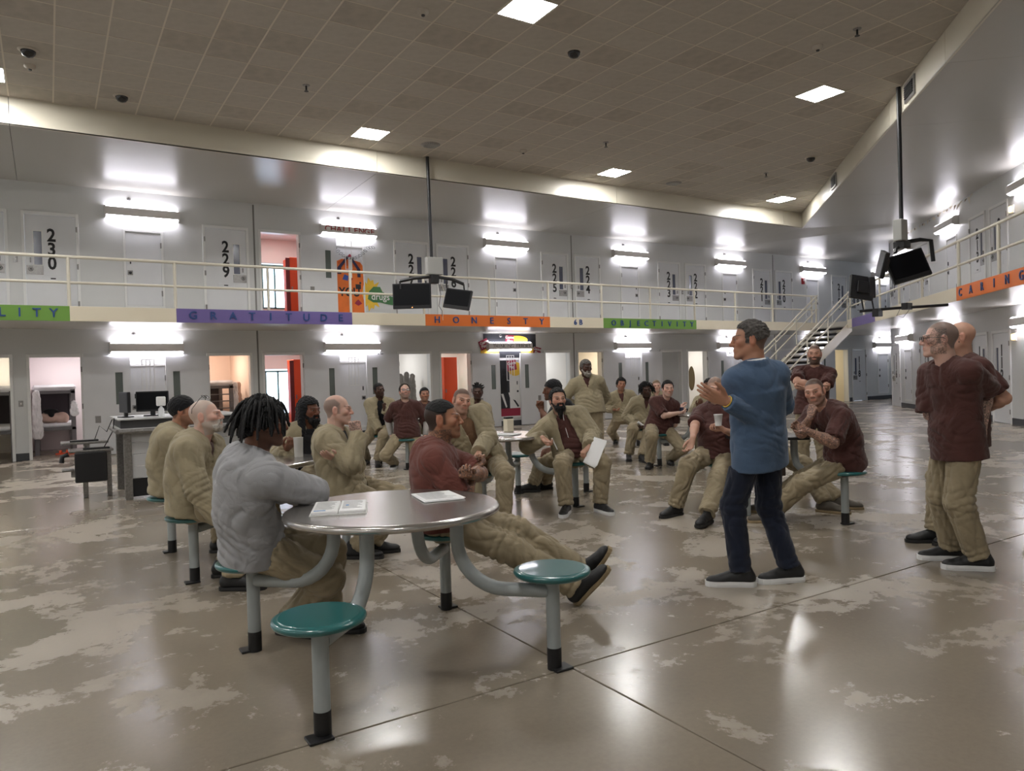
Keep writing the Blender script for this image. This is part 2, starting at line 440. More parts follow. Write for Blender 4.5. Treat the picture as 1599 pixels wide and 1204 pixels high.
def rcone(a, b, ra, rb, ax=None, sq=1., cuts=()):
    """tapered capsule; squashed by sq along unit axis ax; cuts: (point, normal) flat ends"""
    a = np.array(a, float); b = np.array(b, float); ba = b-a; L = float(ba@ba)+1e-9
    r = max(ra, rb); lo = np.minimum(a, b)-r; hi = np.maximum(a, b)+r
    def f(X, Y, Z):
        px, py, pz = X-a[0], Y-a[1], Z-a[2]
        h = np.clip((px*ba[0]+py*ba[1]+pz*ba[2])/L, 0, 1)
        wx, wy, wz = px-h*ba[0], py-h*ba[1], pz-h*ba[2]
        q = wx*wx+wy*wy+wz*wz
        if ax is not None:
            c = wx*ax[0]+wy*ax[1]+wz*ax[2]
            q = q+c*c*(1/(sq*sq)-1)
        d = np.sqrt(np.maximum(q, 1e-12))-(ra+(rb-ra)*h)
        if ax is not None: d = d*(.5+.5*sq)
        for p, n in cuts:
            d = np.maximum(d, (X-p[0])*n[0]+(Y-p[1])*n[1]+(Z-p[2])*n[2])
        return d
    return lo, hi, f
def ellip(c, rad, R=None):
    c = np.array(c, float); rad = np.array(rad, float); R = np.eye(3) if R is None else np.array(R)
    m = rad.max(); lo = c-m; hi = c+m
    if R is not None and np.allclose(R, np.eye(3)): lo = c-rad; hi = c+rad
    def f(X, Y, Z):
        px, py, pz = X-c[0], Y-c[1], Z-c[2]
        q = [px*R[i][0]+py*R[i][1]+pz*R[i][2] for i in range(3)]
        k0 = np.sqrt(sum((q[i]/rad[i])**2 for i in range(3))+1e-9); k1 = np.sqrt(sum((q[i]/rad[i]**2)**2 for i in range(3))+1e-9)
        return k0*(k0-1)/k1
    return lo, hi, f
def nets(d, lo, res):
    s = d < 0
    n = np.zeros(np.array(d.shape)-1, np.uint8)
    C = [(i, j, k) for i in (0, 1) for j in (0, 1) for k in (0, 1)]
    def sh(A, c): return A[c[0]:A.shape[0]-1+c[0], c[1]:A.shape[1]-1+c[1], c[2]:A.shape[2]-1+c[2]]
    for c in C: n += sh(s, c)
    mk = (n > 0) & (n < 8)
    I = np.argwhere(mk); m = len(I)
    if m == 0: return np.zeros((0, 3)), np.zeros((0, 4), int)
    idx = np.full(mk.shape, -1, np.int32); idx[mk] = np.arange(m)
    val = np.stack([sh(d, c)[mk] for c in C], 1)
    pos = np.zeros((m, 3)); cnt = np.zeros(m)
    Ca = np.array(C, float)
    for a in range(8):
        for b in range(a+1, 8):
            if abs(Ca[a]-Ca[b]).sum() != 1: continue
            va, vb = val[:, a], val[:, b]; x = (va < 0) != (vb < 0)
            t = np.where(x, va/np.where(x, va-vb, 1), 0)[:, None]
            pos += np.where(x[:, None], Ca[a]+t*(Ca[b]-Ca[a]), 0); cnt += x
    vt = lo+res*(I+pos/cnt[:, None])
    F = []
    for ax in range(3):
        o1, o2 = (ax+1) % 3, (ax+2) % 3
        s0 = [slice(1, -1)]*3; s0[ax] = slice(0, -1); s1 = list(s0); s1[ax] = slice(1, None)
        A, B = s[tuple(s0)], s[tuple(s1)]
        E = np.argwhere(A != B)
        if len(E) == 0: continue
        ori = A[tuple(E.T)]
        E = E+1; E[:, ax] -= 1
        def cell(d1, d2):
            q = E.copy(); q[:, o1] -= d1; q[:, o2] -= d2; return idx[tuple(q.T)]
        Q = np.stack([cell(1, 1), cell(0, 1), cell(0, 0), cell(1, 0)], 1)
        Q[~ori] = Q[~ori][:, ::-1]
        F.append(Q)
    F = np.concatenate(F)
    return vt, F[(F >= 0).all(1)]
def vnormals(v, f):
    a, b, c, d = (v[f[:, i]] for i in range(4))
    fn = np.cross(c-a, d-b); n = np.zeros_like(v)
    for i in range(4): np.add.at(n, f[:, i], fn)
    return n/(np.linalg.norm(n, axis=1, keepdims=True)+1e-12)
def np_mesh(name, v, f, m, col=None):
    me = bpy.data.meshes.new(name); me.vertices.add(len(v)); me.vertices.foreach_set('co', np.asarray(v, np.float32).ravel())
    me.loops.add(f.size); me.loops.foreach_set('vertex_index', f.astype(np.int32).ravel())
    me.polygons.add(len(f)); me.polygons.foreach_set('loop_start', np.arange(0, f.size, 4, dtype=np.int32))
    me.polygons.foreach_set('use_smooth', np.ones(len(f), bool))
    if col is not None:
        at = me.color_attributes.new('Col', 'FLOAT_COLOR', 'POINT'); at.data.foreach_set('color', np.asarray(col, np.float32).ravel())
    me.materials.append(m); me.update(); me.validate(); return me
def wob(p, seed, sc, n=5):
    """smooth pseudo noise in about -1..1 from warped sines"""
    rs = np.random.RandomState(seed); out = np.zeros(len(p)); q = p*sc
    for i in range(n):
        k = rs.randn(3); k /= np.linalg.norm(k); k2 = rs.randn(3); k2 /= np.linalg.norm(k2)
        out += np.sin(q@k*(1+.35*i)*6.28+rs.rand()*6.28+1.7*np.sin(q@k2*4.1+rs.rand()*6.28))
    return out/n**.5/1.1
def ridge(x, sharp=1.6):
    """long rounded creases with sharp valleys, about -1..1"""
    c = 1-np.abs(np.sin(x)); return 1-2*c**sharp
def folds(v, f, seed, amp, segs, joints):
    """cloth folds in limb coordinates: long twisted drapes along each segment, rings of creases at the joints"""
    n = vnormals(v, f); rs = np.random.RandomState(seed)
    best = np.full(len(v), 1e9); T = np.zeros(len(v)); TH = np.zeros(len(v)); ID = np.zeros(len(v), int); OV = np.zeros(len(v))
    for i, (a, b) in enumerate(segs):
        ba = b-a; L = np.linalg.norm(ba)+1e-9; d = ba/L; w_ = v-a; t = np.clip(w_@d, 0, L); q = w_-t[:, None]*d; r = np.linalg.norm(q, axis=1)
        h = np.array([1., 0, 0]) if abs(d[0]) < .8 else np.array([0, 1., 0]); e1 = np.cross(d, h); e1 /= np.linalg.norm(e1); e2 = np.cross(d, e1)
        ov = np.abs(w_@d-t); m = np.hypot(r, ov) < best; best[m] = np.hypot(r, ov)[m]; OV[m] = ov[m]; T[m] = t[m]; TH[m] = np.arctan2(q@e2, q@e1)[m]; ID[m] = i
    out = np.zeros(len(v)); sw = wob(v, seed+2, 2.2, 3)
    for i in range(len(segs)):
        m = ID == i
        if not m.any(): continue
        k = rs.randint(2, 4); tw = rs.uniform(4, 9)*rs.choice([-1, 1])
        out[m] += .55*ridge(k*TH[m]*.5*2+tw*T[m]*1.3+2.2*sw[m]+rs.rand()*6, 1.3)
        out[m] += .30*ridge((k+2)*TH[m]-tw*1.9*T[m]+2.0*sw[m]+rs.rand()*6, 1.5)
    big = np.zeros(len(v))
    for c, r, wl, jd in joints:
        d = np.linalg.norm(v-c, axis=1); wj = np.exp(-(d/r)**2)
        out = out*(1-.5*wj); big += wj*ridge((v-c)@unit(jd)/wl*math.pi+1.6*sw+.5*np.sin(2*TH), 1.2)*1.1
    return v+n*(amp*(out*np.exp(-(OV/.045)**2)+big))[:, None]
# ---- materials for people
def skin_mat():
    if 'skin' in MATS: return MATS['skin']
    m = bpy.data.materials.new('skin'); nt, b = nodes_of(m)
    at = nt.nodes.new('ShaderNodeVertexColor'); at.layer_name = 'Col'
    tc = nt.nodes.new('ShaderNodeTexCoord')
    no = nt.nodes.new('ShaderNodeTexNoise'); no.inputs['Scale'].default_value = 22; no.inputs['Detail'].default_value = 5
    nt.links.new(tc.outputs['Object'], no.inputs['Vector'])
    # tattoo ink: thin curling lines where alpha is below one
    vo = nt.nodes.new('ShaderNodeTexNoise'); vo.inputs['Scale'].default_value = 38; vo.inputs['Detail'].default_value = 2; vo.inputs['Distortion'].default_value = 1.6
    nt.links.new(tc.outputs['Object'], vo.inputs['Vector'])
    rp = nt.nodes.new('ShaderNodeValToRGB'); e = rp.color_ramp.elements
    e[0].position = .40; e[0].color = (0, 0, 0, 1); e[1].position = .47; e[1].color = (1, 1, 1, 1)
    e2 = rp.color_ramp.elements.new(.52); e2.color = (1, 1, 1, 1); e3 = rp.color_ramp.elements.new(.60); e3.color = (.25, .25, .25, 1)
    nt.links.new(vo.outputs['Fac'], rp.inputs['Fac'])
    inv = nt.nodes.new('ShaderNodeMath'); inv.operation = 'SUBTRACT'; inv.inputs[0].default_value = 1; nt.links.new(at.outputs['Alpha'], inv.inputs[1])
    mu = nt.nodes.new('ShaderNodeMath'); mu.operation = 'MULTIPLY'; nt.links.new(inv.outputs[0], mu.inputs[0]); nt.links.new(rp.outputs['Color'], mu.inputs[1])
    mr = nt.nodes.new('ShaderNodeMapRange'); mr.inputs['To Min'].default_value = .86; mr.inputs['To Max'].default_value = 1.14
    nt.links.new(no.outputs['Fac'], mr.inputs['Value'])
    sc = nt.nodes.new('ShaderNodeVectorMath'); sc.operation = 'SCALE'; nt.links.new(at.outputs['Color'], sc.inputs[0]); nt.links.new(mr.outputs['Result'], sc.inputs['Scale'])
    mx = nt.nodes.new('ShaderNodeMix'); mx.data_type = 'RGBA'; mx.inputs['B'].default_value = (.035, .04, .045, 1)
    nt.links.new(mu.outputs[0], mx.inputs['Factor']); nt.links.new(sc.outputs['Vector'], mx.inputs['A'])
    nt.links.new(mx.outputs['Result'], b.inputs['Base Color'])
    b.inputs['Roughness'].default_value = .48; b.inputs['Specular IOR Level'].default_value = .35
    b.inputs['Subsurface Weight'].default_value = .12; b.inputs['Subsurface Radius'].default_value = (.01, .004, .002); b.inputs['Subsurface Scale'].default_value = .6
    MATS['skin'] = m; return m
def cloth(name, col, rough=.85, wrinkle=.25, fine=.25, var=.14):
    if name in MATS: return MATS[name]
    m = mat(name, col, rough, spec=.25, noise=(7, var, 5)); nt, b = nodes_of(m)
    b.inputs['Sheen Weight'].default_value = .15
    tc = nt.nodes.new('ShaderNodeTexCoord')
    n1 = nt.nodes.new('ShaderNodeTexNoise'); n1.inputs['Scale'].default_value = 6.5; n1.inputs['Detail'].default_value = 2; n1.inputs['Distortion'].default_value = .8
    n2 = nt.nodes.new('ShaderNodeTexNoise'); n2.inputs['Scale'].default_value = 240
    for n in (n1, n2): nt.links.new(tc.outputs['Object'], n.inputs['Vector'])
    b1 = nt.nodes.new('ShaderNodeBump'); b1.inputs['Strength'].default_value = wrinkle; b1.inputs['Distance'].default_value = .05
    b2 = nt.nodes.new('ShaderNodeBump'); b2.inputs['Strength'].default_value = fine; b2.inputs['Distance'].default_value = .002
    # ridged noise: soft drapes meeting in sharp creases
    sb = nt.nodes.new('ShaderNodeMath'); sb.operation = 'SUBTRACT'; sb.inputs[1].default_value = .5; nt.links.new(n1.outputs['Fac'], sb.inputs[0])
    ab = nt.nodes.new('ShaderNodeMath'); ab.operation = 'ABSOLUTE'; nt.links.new(sb.outputs[0], ab.inputs[0])
    pw = nt.nodes.new('ShaderNodeMath'); pw.operation = 'POWER'; pw.inputs[1].default_value = .7; nt.links.new(ab.outputs[0], pw.inputs[0])
    nt.links.new(pw.outputs[0], b1.inputs['Height']); nt.links.new(n2.outputs['Fac'], b2.inputs['Height'])
    nt.links.new(b1.outputs['Normal'], b2.inputs['Normal']); nt.links.new(b2.outputs['Normal'], b.inputs['Normal'])
    return m
KHAKI = cloth('khaki_twill', srgb(150, 137, 112))
TAN = cloth('tan_jacket_cloth', srgb(150, 139, 114))
MAROON = cloth('maroon_jersey', srgb(76, 46, 42), wrinkle=.3)
MAROON2 = cloth('maroon_jersey_washed', srgb(104, 60, 52), wrinkle=.3)
GREY = cloth('grey_fleece', srgb(150, 150, 152), fine=.5, var=.08)
BLUE = cloth('blue_hopsack', srgb(74, 94, 120), fine=.6, var=.12, wrinkle=.12)
NAVY = cloth('navy_wool', srgb(26, 32, 48), wrinkle=.12)
BLACKC = cloth('black_knit', srgb(24, 24, 27), wrinkle=.15)
THERMAL = cloth('grey_thermal_knit', srgb(158, 154, 150), fine=.5)
WHITEC = cloth('white_cotton', srgb(222, 222, 222))
SHOEB = mat('black_shoe_leather', srgb(26, 26, 28), .5, bump=(60, .15))
SHOEG = mat('grey_shoe_suede', srgb(92, 86, 78), .8, bump=(60, .15))
SOLEW = mat('white_rubber', srgb(226, 226, 226), .55)
SOLEB = mat('black_rubber', srgb(34, 33, 33), .7)
SOLET = mat('tan_rubber', srgb(140, 122, 92), .8, noise=(30, .2))
def hair_mat(name, col):
    return mat('hair_'+name, col, .6, spec=.3, noise=(60, .35, 2), bump=(160, .6))
HAIR = {'black': srgb(20, 19, 20), 'brown': srgb(46, 36, 30), 'grey': srgb(96, 92, 88), 'saltpepper': srgb(78, 74, 71), 'silver': srgb(152, 147, 140), 'white': srgb(184, 177, 168), 'blond': srgb(122, 100, 78)}
SKIN = {'pale': srgb(208, 170, 154), 'light': srgb(192, 150, 130), 'tan': srgb(172, 126, 102), 'olive': srgb(164, 118, 92), 'brown': srgb(112, 74, 56), 'dark': srgb(76, 52, 42)}
EYEM = mat('eye_white', srgb(205, 198, 190), .25); IRIS = mat('eye_iris', srgb(38, 28, 22), .2)
LENS = mat('spectacle_lens', (.9, .93, .95), .05, alpha=.18); FRAMEM = mat('spectacle_frame', srgb(28, 24, 24), .35)

def frame_from(fwd, up):
    """rows: right(x), forward(y), up(z) of a local frame"""
    y = unit(fwd); x = unit(np.cross(y, up)); z = np.cross(x, y)
    return np.stack([x, y, z])
def two_bone(a, c, l1, l2, hint):
    """joint between a and c, bending towards hint; returns joint and reachable end"""
    d = c-a; L = np.linalg.norm(d); mx = (l1+l2)*.998
    if L > mx: c = a+d/L*mx; d = c-a; L = mx
    L = max(L, abs(l1-l2)+.02)
    x = (l1*l1-l2*l2+L*L)/(2*L); h = math.sqrt(max(l1*l1-x*x, 0)); u = unit(d)
    w_ = np.array(hint, float)-a; w_ = w_-(w_@u)*u
    return a+u*x+unit(w_)*h, c
CURL = {'relax': (25, 30, 20), 'fist': (75, 85, 55), 'open': (4, 8, 6), 'grip': (45, 50, 35), 'flat': (8, 10, 8), 'tuck': (55, 60, 35)}
def hand_prims(O, R, side, pose, s=1.):
    """R rows: x towards the thumb side, y along the fingers, z out of the back of the hand"""
    P = []
    T = lambda p: O+s*(p[0]*R[0]+p[1]*R[1]+p[2]*R[2])
    xs = [.031, .0105, -.0105, -.030]; ky = [.086, .090, .086, .078]
    P.append((rcone(T((0, -.02, 0)), T((0, .02, 0)), .026*s, .028*s, R[2], .7), .012))
    for x, y in zip(xs, ky): P.append((rcone(T((x*.55, .012, 0)), T((x, y, 0)), .0165*s, .0125*s), .010))
    c1, c2, c3 = [math.radians(t) for t in CURL[pose]]
    Ls = [.074, .082, .076, .060]
    for i in range(4):
        ang = 0.; p = np.array([xs[i], ky[i], 0.]); sp = (xs[i]*3.5 if pose == 'open' else xs[i]*1.2)
        for j, (c, fr) in enumerate(((c1*(1+.12*i), .45), (c2, .31), (c3, .24))):
            ang += c; d = np.array([math.sin(sp)*math.cos(ang), math.cos(sp)*math.cos(ang), -math.sin(ang)])
            q = p+d*Ls[i]*fr
            r0 = (.0098, .0090, .0082)[j]; r1 = (.0090, .0082, .0070)[j]
            P.append((rcone(T(p), T(q), r0*s, r1*s), .004)); p = q
    th = {'open': [(.024, .018, -.006), (.058, .042, -.004), (.078, .068, .0), (.090, .094, .004)],
          'fist': [(.024, .018, -.008), (.044, .052, -.024), (.026, .076, -.042), (.004, .082, -.046)],
          'grip': [(.024, .018, -.008), (.050, .046, -.030), (.048, .074, -.046), (.036, .096, -.056)]}.get(pose, [(.024, .018, -.006), (.047, .048, -.018), (.054, .078, -.026), (.052, .100, -.032)])
    for (a, b), (r0, r1) in zip(zip(th[:-1], th[1:]), ((.017, .0125), (.0118, .0105), (.0105, .008))): P.append((rcone(T(a), T(b), r0*s, r1*s), .006))
    return P
def head_paint(v, base, o):
    """colours of the face in head space (x right, y forward, z up)"""
    c = np.ones((len(v), 4)); c[:, :3] = base
    x, y, z = v.T; ax = np.abs(x)
    def blend(mask, col, a=1.):
        mk = np.clip(mask, 0, 1)[:, None]*a; c[:, :3] = c[:, :3]*(1-mk)+np.array(col)*mk
    sm = lambda d, w_: np.clip(.5-d/w_, 0, 1)
    red = np.array(base)*np.array([1.08, .78, .76])
    blend(sm(np.sqrt((ax-.045)**2+(z+.02)**2+(y-.075)**2)-.024, .02), red, .45)
    blend(sm(np.sqrt(x**2+(z+.026)**2*1.2+(y-.115)**2)-.014, .012), red, .5)
    blend(sm(np.maximum(ax-.076, 0)*-1+.001, .004)*(z > -.05)*(z < .04), red, .5)
    lip = np.array(base)*np.array([.86, .58, .56])
    blend(sm(np.sqrt((x/.026)**2+((z+.0585)/.0095)**2)-1, .5)*(y > .07), lip, .85)
    bc = np.array(HAIR[o.get('browc', o.get('hairc', 'black'))])
    br = np.sqrt(((ax-.034)/.021)**2+((z-.0275-.12*(ax-.02))/.0048)**2)-1
    blend(sm(br, .7)*(y > .05), bc, o.get('brow', .8))
    # eye region: lid line
    blend(sm(np.sqrt(((ax-.0325)/.018)**2+((z-.0075)/.009)**2)-1, .5)*(y > .05), np.array(base)*.62, .6)
    bd = o.get('stubble', 0)
    if bd:
        jaw = (z < -.03-.35*np.maximum(ax-.05, 0))*(z > -.135)*(y > -.015)
        soft = np.clip((-.028-z)/.014, 0, 1)*jaw
        mouth = np.clip(1-(np.sqrt((x/.022)**2+((z+.058)/.008)**2)-1)*2, 0, 1)
        blend(np.clip(soft-mouth, 0, 1), HAIR[o.get('beardc', o.get('hairc', 'black'))], bd)
    bz = o.get('buzz', 0)
    if bz:
        rec = o.get('recede', 0.)
        front = .070+rec+(y-.07)*.3+.25*rec*np.clip(1-ax/.05, 0, 1)*-1
        slope = .040+(y-.02)*1.35
        line = np.maximum(np.where(y > .035, front, np.minimum(slope, front)), -.066)
        m = np.clip((z-line)/.014+.4, 0, 1)
        m = np.maximum(m, np.exp(-((y-.014)/.012)**2)*np.clip((z+.035)/.01, 0, 1)*(ax > .05)*.9)
        m = m*(1-((ax > .0785) & (np.abs(y+.014) < .03) & (z < .034)))
        if rec > .03: m = m*np.clip((.085-z+.5*np.maximum(ax-.03, 0)-.9*np.maximum(y+.02, 0))/.02, .12, 1)
        blend(m, HAIR[o.get('hairc', 'black')], bz)
    t = o.get('facetat')
    if t: c[:, 3] = np.where((ax > .045) & (y > -.03) & (z > -.10) & (z < .075) & (x*t > 0), .35, 1)
    if o.get('necktat'): c[:, 3] = np.where((z < -.06) & (y < .05), .3, c[:, 3])
    return c
def build_head(o, res):
    """skin mesh of head and neck in head space"""
    F = Field((-.105, -.15, -.26), (.105, .145, .15), res)
    wd = o.get('wide', 1.)
    F.put(ellip((0, -.018, .032), (.0765*wd, .097, .086)), k=.01)
    F.put(ellip((0, .022, -.04), (.063*wd, .068, .078)), k=.04)
    for s in (-1, 1):
        F.put(rcone((s*.054*wd, -.012, -.045), (s*.022, .066, -.096), .022, .017), k=.025)
        F.put(ellip((s*.044*wd, .058, -.014), (.024, .026, .022)), k=.022)
        F.put(rcone((s*.043, .078, .024), (s*.008, .090, .020), .011, .010), k=.014)
    F.put(ellip((0, .080, -.100), (.021, .020, .018)), k=.022)
    F.put(ellip((0, .078, -.058), (.030, .022, .026)), k=.02)
    F.put(rcone((0, .089, .020), (0, .112, -.024), .0085, .0125), k=.012)
    for s in (-1, 1): F.put(ellip((s*.0125, .100, -.029), (.0095, .013, .009)), k=.007)
    F.put(rcone((-.021, .090, -.054), (.021, .090, -.054), .006, .006), k=.006)
    F.put(rcone((-.018, .090, -.065), (.018, .090, -.065), .007, .007), k=.006)
    F.put(rcone((-.022, .104, -.0595), (.022, .104, -.0595), .003, .003), 's', k=.004)
    for s in (-1, 1):
        F.put(ellip((s*.0325, .100, .007), (.016, .016, .0115)), 's', k=.012)
        F.put(rcone((s*.020, .0875, .0125), (s*.0455, .0805, .0118), .0046, .0046), k=.004)
        F.put(rcone((s*.021, .0865, -.0012), (s*.045, .0800, -.0004), .0044, .0044), k=.004)
        Re = frame_from((s*.35, 1, 0), (0, .15, 1))
        F.put(ellip((s*(.078*wd+.001), -.014, -.004), (.010, .021, .034), frame_from((s*.9*0+.0, 1, 0), (-.0, -.18, 1)) if s > 0 else frame_from((0, 1, 0), (0, -.18, 1))), k=.008)
        F.put(ellip((s*(.090*wd+.001), -.008, .0), (.008, .011, .020)), 's', k=.006)
    nr = o.get('neck', .056)
    nb = np.array(o.get('neckdir', (0, -.055, -.235)))
    F.put(rcone((0, -.025, -.05), nb, nr*1.02, nr*1.12), k=.03)
    F.put(rcone((0, .0, -.11), nb+np.array([0, .03, .02]), nr*.5, nr*.7), k=.035)
    v, f = F.mesh()
    return v, f
def hair_shell(o, res):
    """cap of hair in head space"""
    st = o['hair']; th = {'short': .010, 'crop': .006, 'full': .017, 'spiky': .024, 'slick': .013, 'beanie': .014, 'durag': .009, 'afro': .03, 'locs': .016, 'hood': .016}[st]
    F = Field((-.15, -.19, -.13 if st != 'hood' else -.28), (.15, .15, .19), res); wd = o.get('wide', 1.)
    F.put(ellip((0, -.018, .032), (.0765*wd+th, .097+th, .086+th*1.1)), k=.01)
    if st in ('slick', 'locs', 'full', 'durag', 'short'): F.put(ellip((0, -.055, -.02), (.066*wd+th*.6, .058+th*.5, .07)), k=.03)
    X = F.ax[0][:, None, None]; Y = F.ax[1][None, :, None]; Z = F.ax[2][None, None, :]
    hl = o.get('hairline', .072)
    if st == 'hood':
        for q in (-1, 1): F.put(rcone((q*.075, -.02, .03), (q*.085, .0, -.22), .034, .042), k=.03)
        F.put(rcone((0, -.085, .0), (0, -.10, -.22), .06, .08), k=.04)
        keep = np.where((np.abs(X) < .072) & (Z < .062+.1*(Y-.06)), Y-.005, -.1+0*Z)
    elif st in ('beanie', 'durag'):
        line = .038+(Y-.06)*.62; keep = line-Z
    else:
        rec = o.get('recede', 0.)
        front = hl+(Y-.07)*.30+rec*.3
        slope = .040+(Y-.02)*1.35
        line = np.where(Y > .035, front+0*X, np.minimum(slope, front))
        line = np.maximum(line, -.075)
        sb = (np.abs(Y-.018) < .014) & (Z > -.03)
        keep = np.where(sb, -.01, line-Z)
        if rec: keep = np.maximum(keep, (Y-(.055-rec))*np.where(np.abs(X) > .03, 1, .6))
    if o.get('fade') is not None: keep = np.maximum(keep, o['fade']+.35*np.maximum(-Y-.02, 0)-Z)
    F.d = np.maximum(F.d, keep.astype(np.float32))
    v, f = F.mesh()
    if len(v) == 0: return v, f
    n = vnormals(v, f); a = wob(v, 3, {'spiky': 22, 'afro': 30, 'locs': 26}.get(st, 26))
    amp = {'short': .0035, 'crop': .0012, 'full': .006, 'spiky': .012, 'slick': .003, 'beanie': .002, 'durag': .0015, 'afro': .01, 'locs': .010, 'hood': .003}[st]
    return v+n*(amp*a)[:, None], f
def beard_shell(o, res):
    L = o['beard']
    F = Field((-.11, -.06, -.15-L), (.11, .16, .02), res)
    q = 0. if L > .02 else .006
    for s in (-1, 1):
        F.put(rcone((s*.066, .006, -.035), (s*.035, .066, -.085), .014-q, .022-q), k=.02)
    F.put(ellip((0, .062, -.095), (.048-q, .042-q*.6, .034-q)), k=.03)
    if L > .02: F.put(rcone((0, .072, -.095), (0, .075, -.10-L), .040, .018), k=.03)
    F.put(rcone((-.026, .094, -.046), (.026, .094, -.046), .0095, .0095), k=.012)
    for s in (-1, 1): F.put(rcone((s*.027, .092, -.048), (s*.033, .082, -.085), .009, .014), k=.012)
    F.put(ellip((0, .112, -.0605), (.022, .02, .0075)), 's', k=.004)
    F.put(ellip((0, .0, -.0), (.060, .070, .052)), 's', k=.01)
    v, f = F.mesh(); n = vnormals(v, f)
    return v+n*((.0025 if L > .02 else .0012)*wob(v, 9, 30))[:, None], f
def rot_between_dirs(fwd, nrm):
    """rows x(thumb side placeholder), y fingers, z back of hand"""
    y = unit(fwd); z = np.array(nrm, float); z = unit(z-(z@y)*y); x = np.cross(y, z)
    return np.stack([x, y, z])
_SHOE = {}
def shoe_meshes(style):
    if style in _SHOE: return _SHOE[style]
    up_m, so_m = {'black': (SHOEB, SOLEB), 'whitesole': (SHOEB, SOLEW), 'grey': (SHOEG, SOLET), 'tansole': (SHOEB, SOLET), 'white': (SOLEW, SOLEW)}[style]
    F = Field((-.08, -.12, -.01), (.08, .24, .16), .006)
    F.put(rcone((0, -.045, .05), (0, .10, .045), .040, .036), k=.01)
    F.put(ellip((0, .150, .034), (.042, .062, .032)), k=.03)
    F.put(rcone((0, -.048, .06), (0, -.030, .105), .040, .038), k=.02)
    F.put(rcone((0, -.01, .085), (0, .07, .065), .032, .028), k=.02)
    F.cut((0, 0, .018), (0, 0, -1))
    v, f = F.mesh(); u = np_mesh('shoe', v, f, up_m)
    b = MB(); th = .034 if style == 'whitesole' else .024
    out = [(.040*math.cos(a)+0, -.055+.040*math.sin(a)) for a in np.linspace(math.pi, 2*math.pi, 9)]
    out = [(x, y) for x, y in out] + [(.041, .02), (.047, .10), (.046, .15), (.036, .195), (.018, .216), (-.014, .216), (-.036, .195), (-.046, .15), (-.045, .10), (-.038, .02)]
    n = len(out)
    vs = [(x*.97, y, 0.) for x, y in out]+[(x*1.04, y, th*.45) for x, y in out]+[(x, y, th) for x, y in out]
    b.add(vs, [tuple(range(n))[::-1], tuple(range(2*n, 3*n))]+[(r*n+i, r*n+(i+1) % n, (r+1)*n+(i+1) % n, (r+1)*n+i) for r in (0, 1) for i in range(n)])
    s_ = b.mesh('sole', so_m)
    l = MB()
    for i in range(4): l.tube([(-.022+.002*i, .01+.024*i, .098-.0105*i), (0, .016+.024*i, .110-.0115*i), (.022-.002*i, .01+.024*i, .098-.0105*i)], .0032, 5)
    lm = l.mesh('laces', WHITEC if style in ('whitesole',) else BLACKC)
    _SHOE[style] = (u, s_, lm)
    return _SHOE[style]
_EYE = None
def eye_mesh():
    global _EYE
    if _EYE: return _EYE
    b = MB(); n = 16; r = .0122
    prof = [(max(math.sin(t), .0)*r, -math.cos(t)*r) for t in np.linspace(0.05, math.pi-.05, 12)]
    M = Matrix.Rotation(-math.pi/2, 4, 'X')          # +z of the lathe becomes +y
    b.lathe(prof, n, M=M)
    me = b.mesh('eye', EYEM); me.materials.append(IRIS)
    for p in me.polygons:
        if p.center.y > r*.80: p.material_index = 1
    _EYE = me
    return me
def to_world(v, R, o, s=1.): return o+s*(v@R)
def mat4(R, o, s=1.):
    M = Matrix.Identity(4)
    for i in range(3):
        for j in range(3): M[i][j] = R[j][i]*s
        M[i][3] = o[i]
    return M
def place(obj, root, M):
    """object with world matrix M under a root that only translates"""
    obj.parent = root; obj.matrix_local = Matrix.Translation(-root.location) @ M
def wmesh(name, v, f, m, root, col=None):
    o = bpy.data.objects.new(name, np_mesh(name, v-np.array(root.location), f, m, col)); COL.objects.link(o); o.parent = root
    return o
def spectacles(root, Rh, Hc, hs, m=None, on_head=False):
    b = MB(); dy = 0
    for s in (-1, 1):
        pts = [(s*(.0335+.024*math.copysign(abs(math.cos(a))**.6, math.cos(a))), .108, .006+.0165*math.copysign(abs(math.sin(a))**.6, math.sin(a))) for a in np.linspace(0, 2*math.pi, 17)]
        b.tube(pts, .0024, 6, cap=False)
        b.tube([(s*.058, .107, .010), (s*.074, .085, .012), (s*.082, .0, .012), (s*.081, -.028, -.004)], .0022, 6)
    b.tube([(-.010, .109, .009), (0, .112, .012), (.010, .109, .009)], .0024, 6)
    g = b.build('glasses', m or FRAMEM)
    M = mat4(Rh, Hc, hs)
    if on_head: M = M @ Matrix.Translation((0, -.055, .055)) @ Matrix.Rotation(math.radians(48), 4, 'X')
    place(g, root, M)
    for s in (-1, 1):
        l = MB().prism([(s*(.0335+.023*math.copysign(abs(math.cos(a))**.6, math.cos(a))), .006+.016*math.copysign(abs(math.sin(a))**.6, math.sin(a))) for a in np.linspace(0, 2*math.pi, 17)[:-1]], -.0008, .0008, M=Matrix.Translation((0, .1075, 0)) @ Matrix.Rotation(math.pi/2, 4, 'X') )
        lo = l.build('lens', LENS, g)
    return g
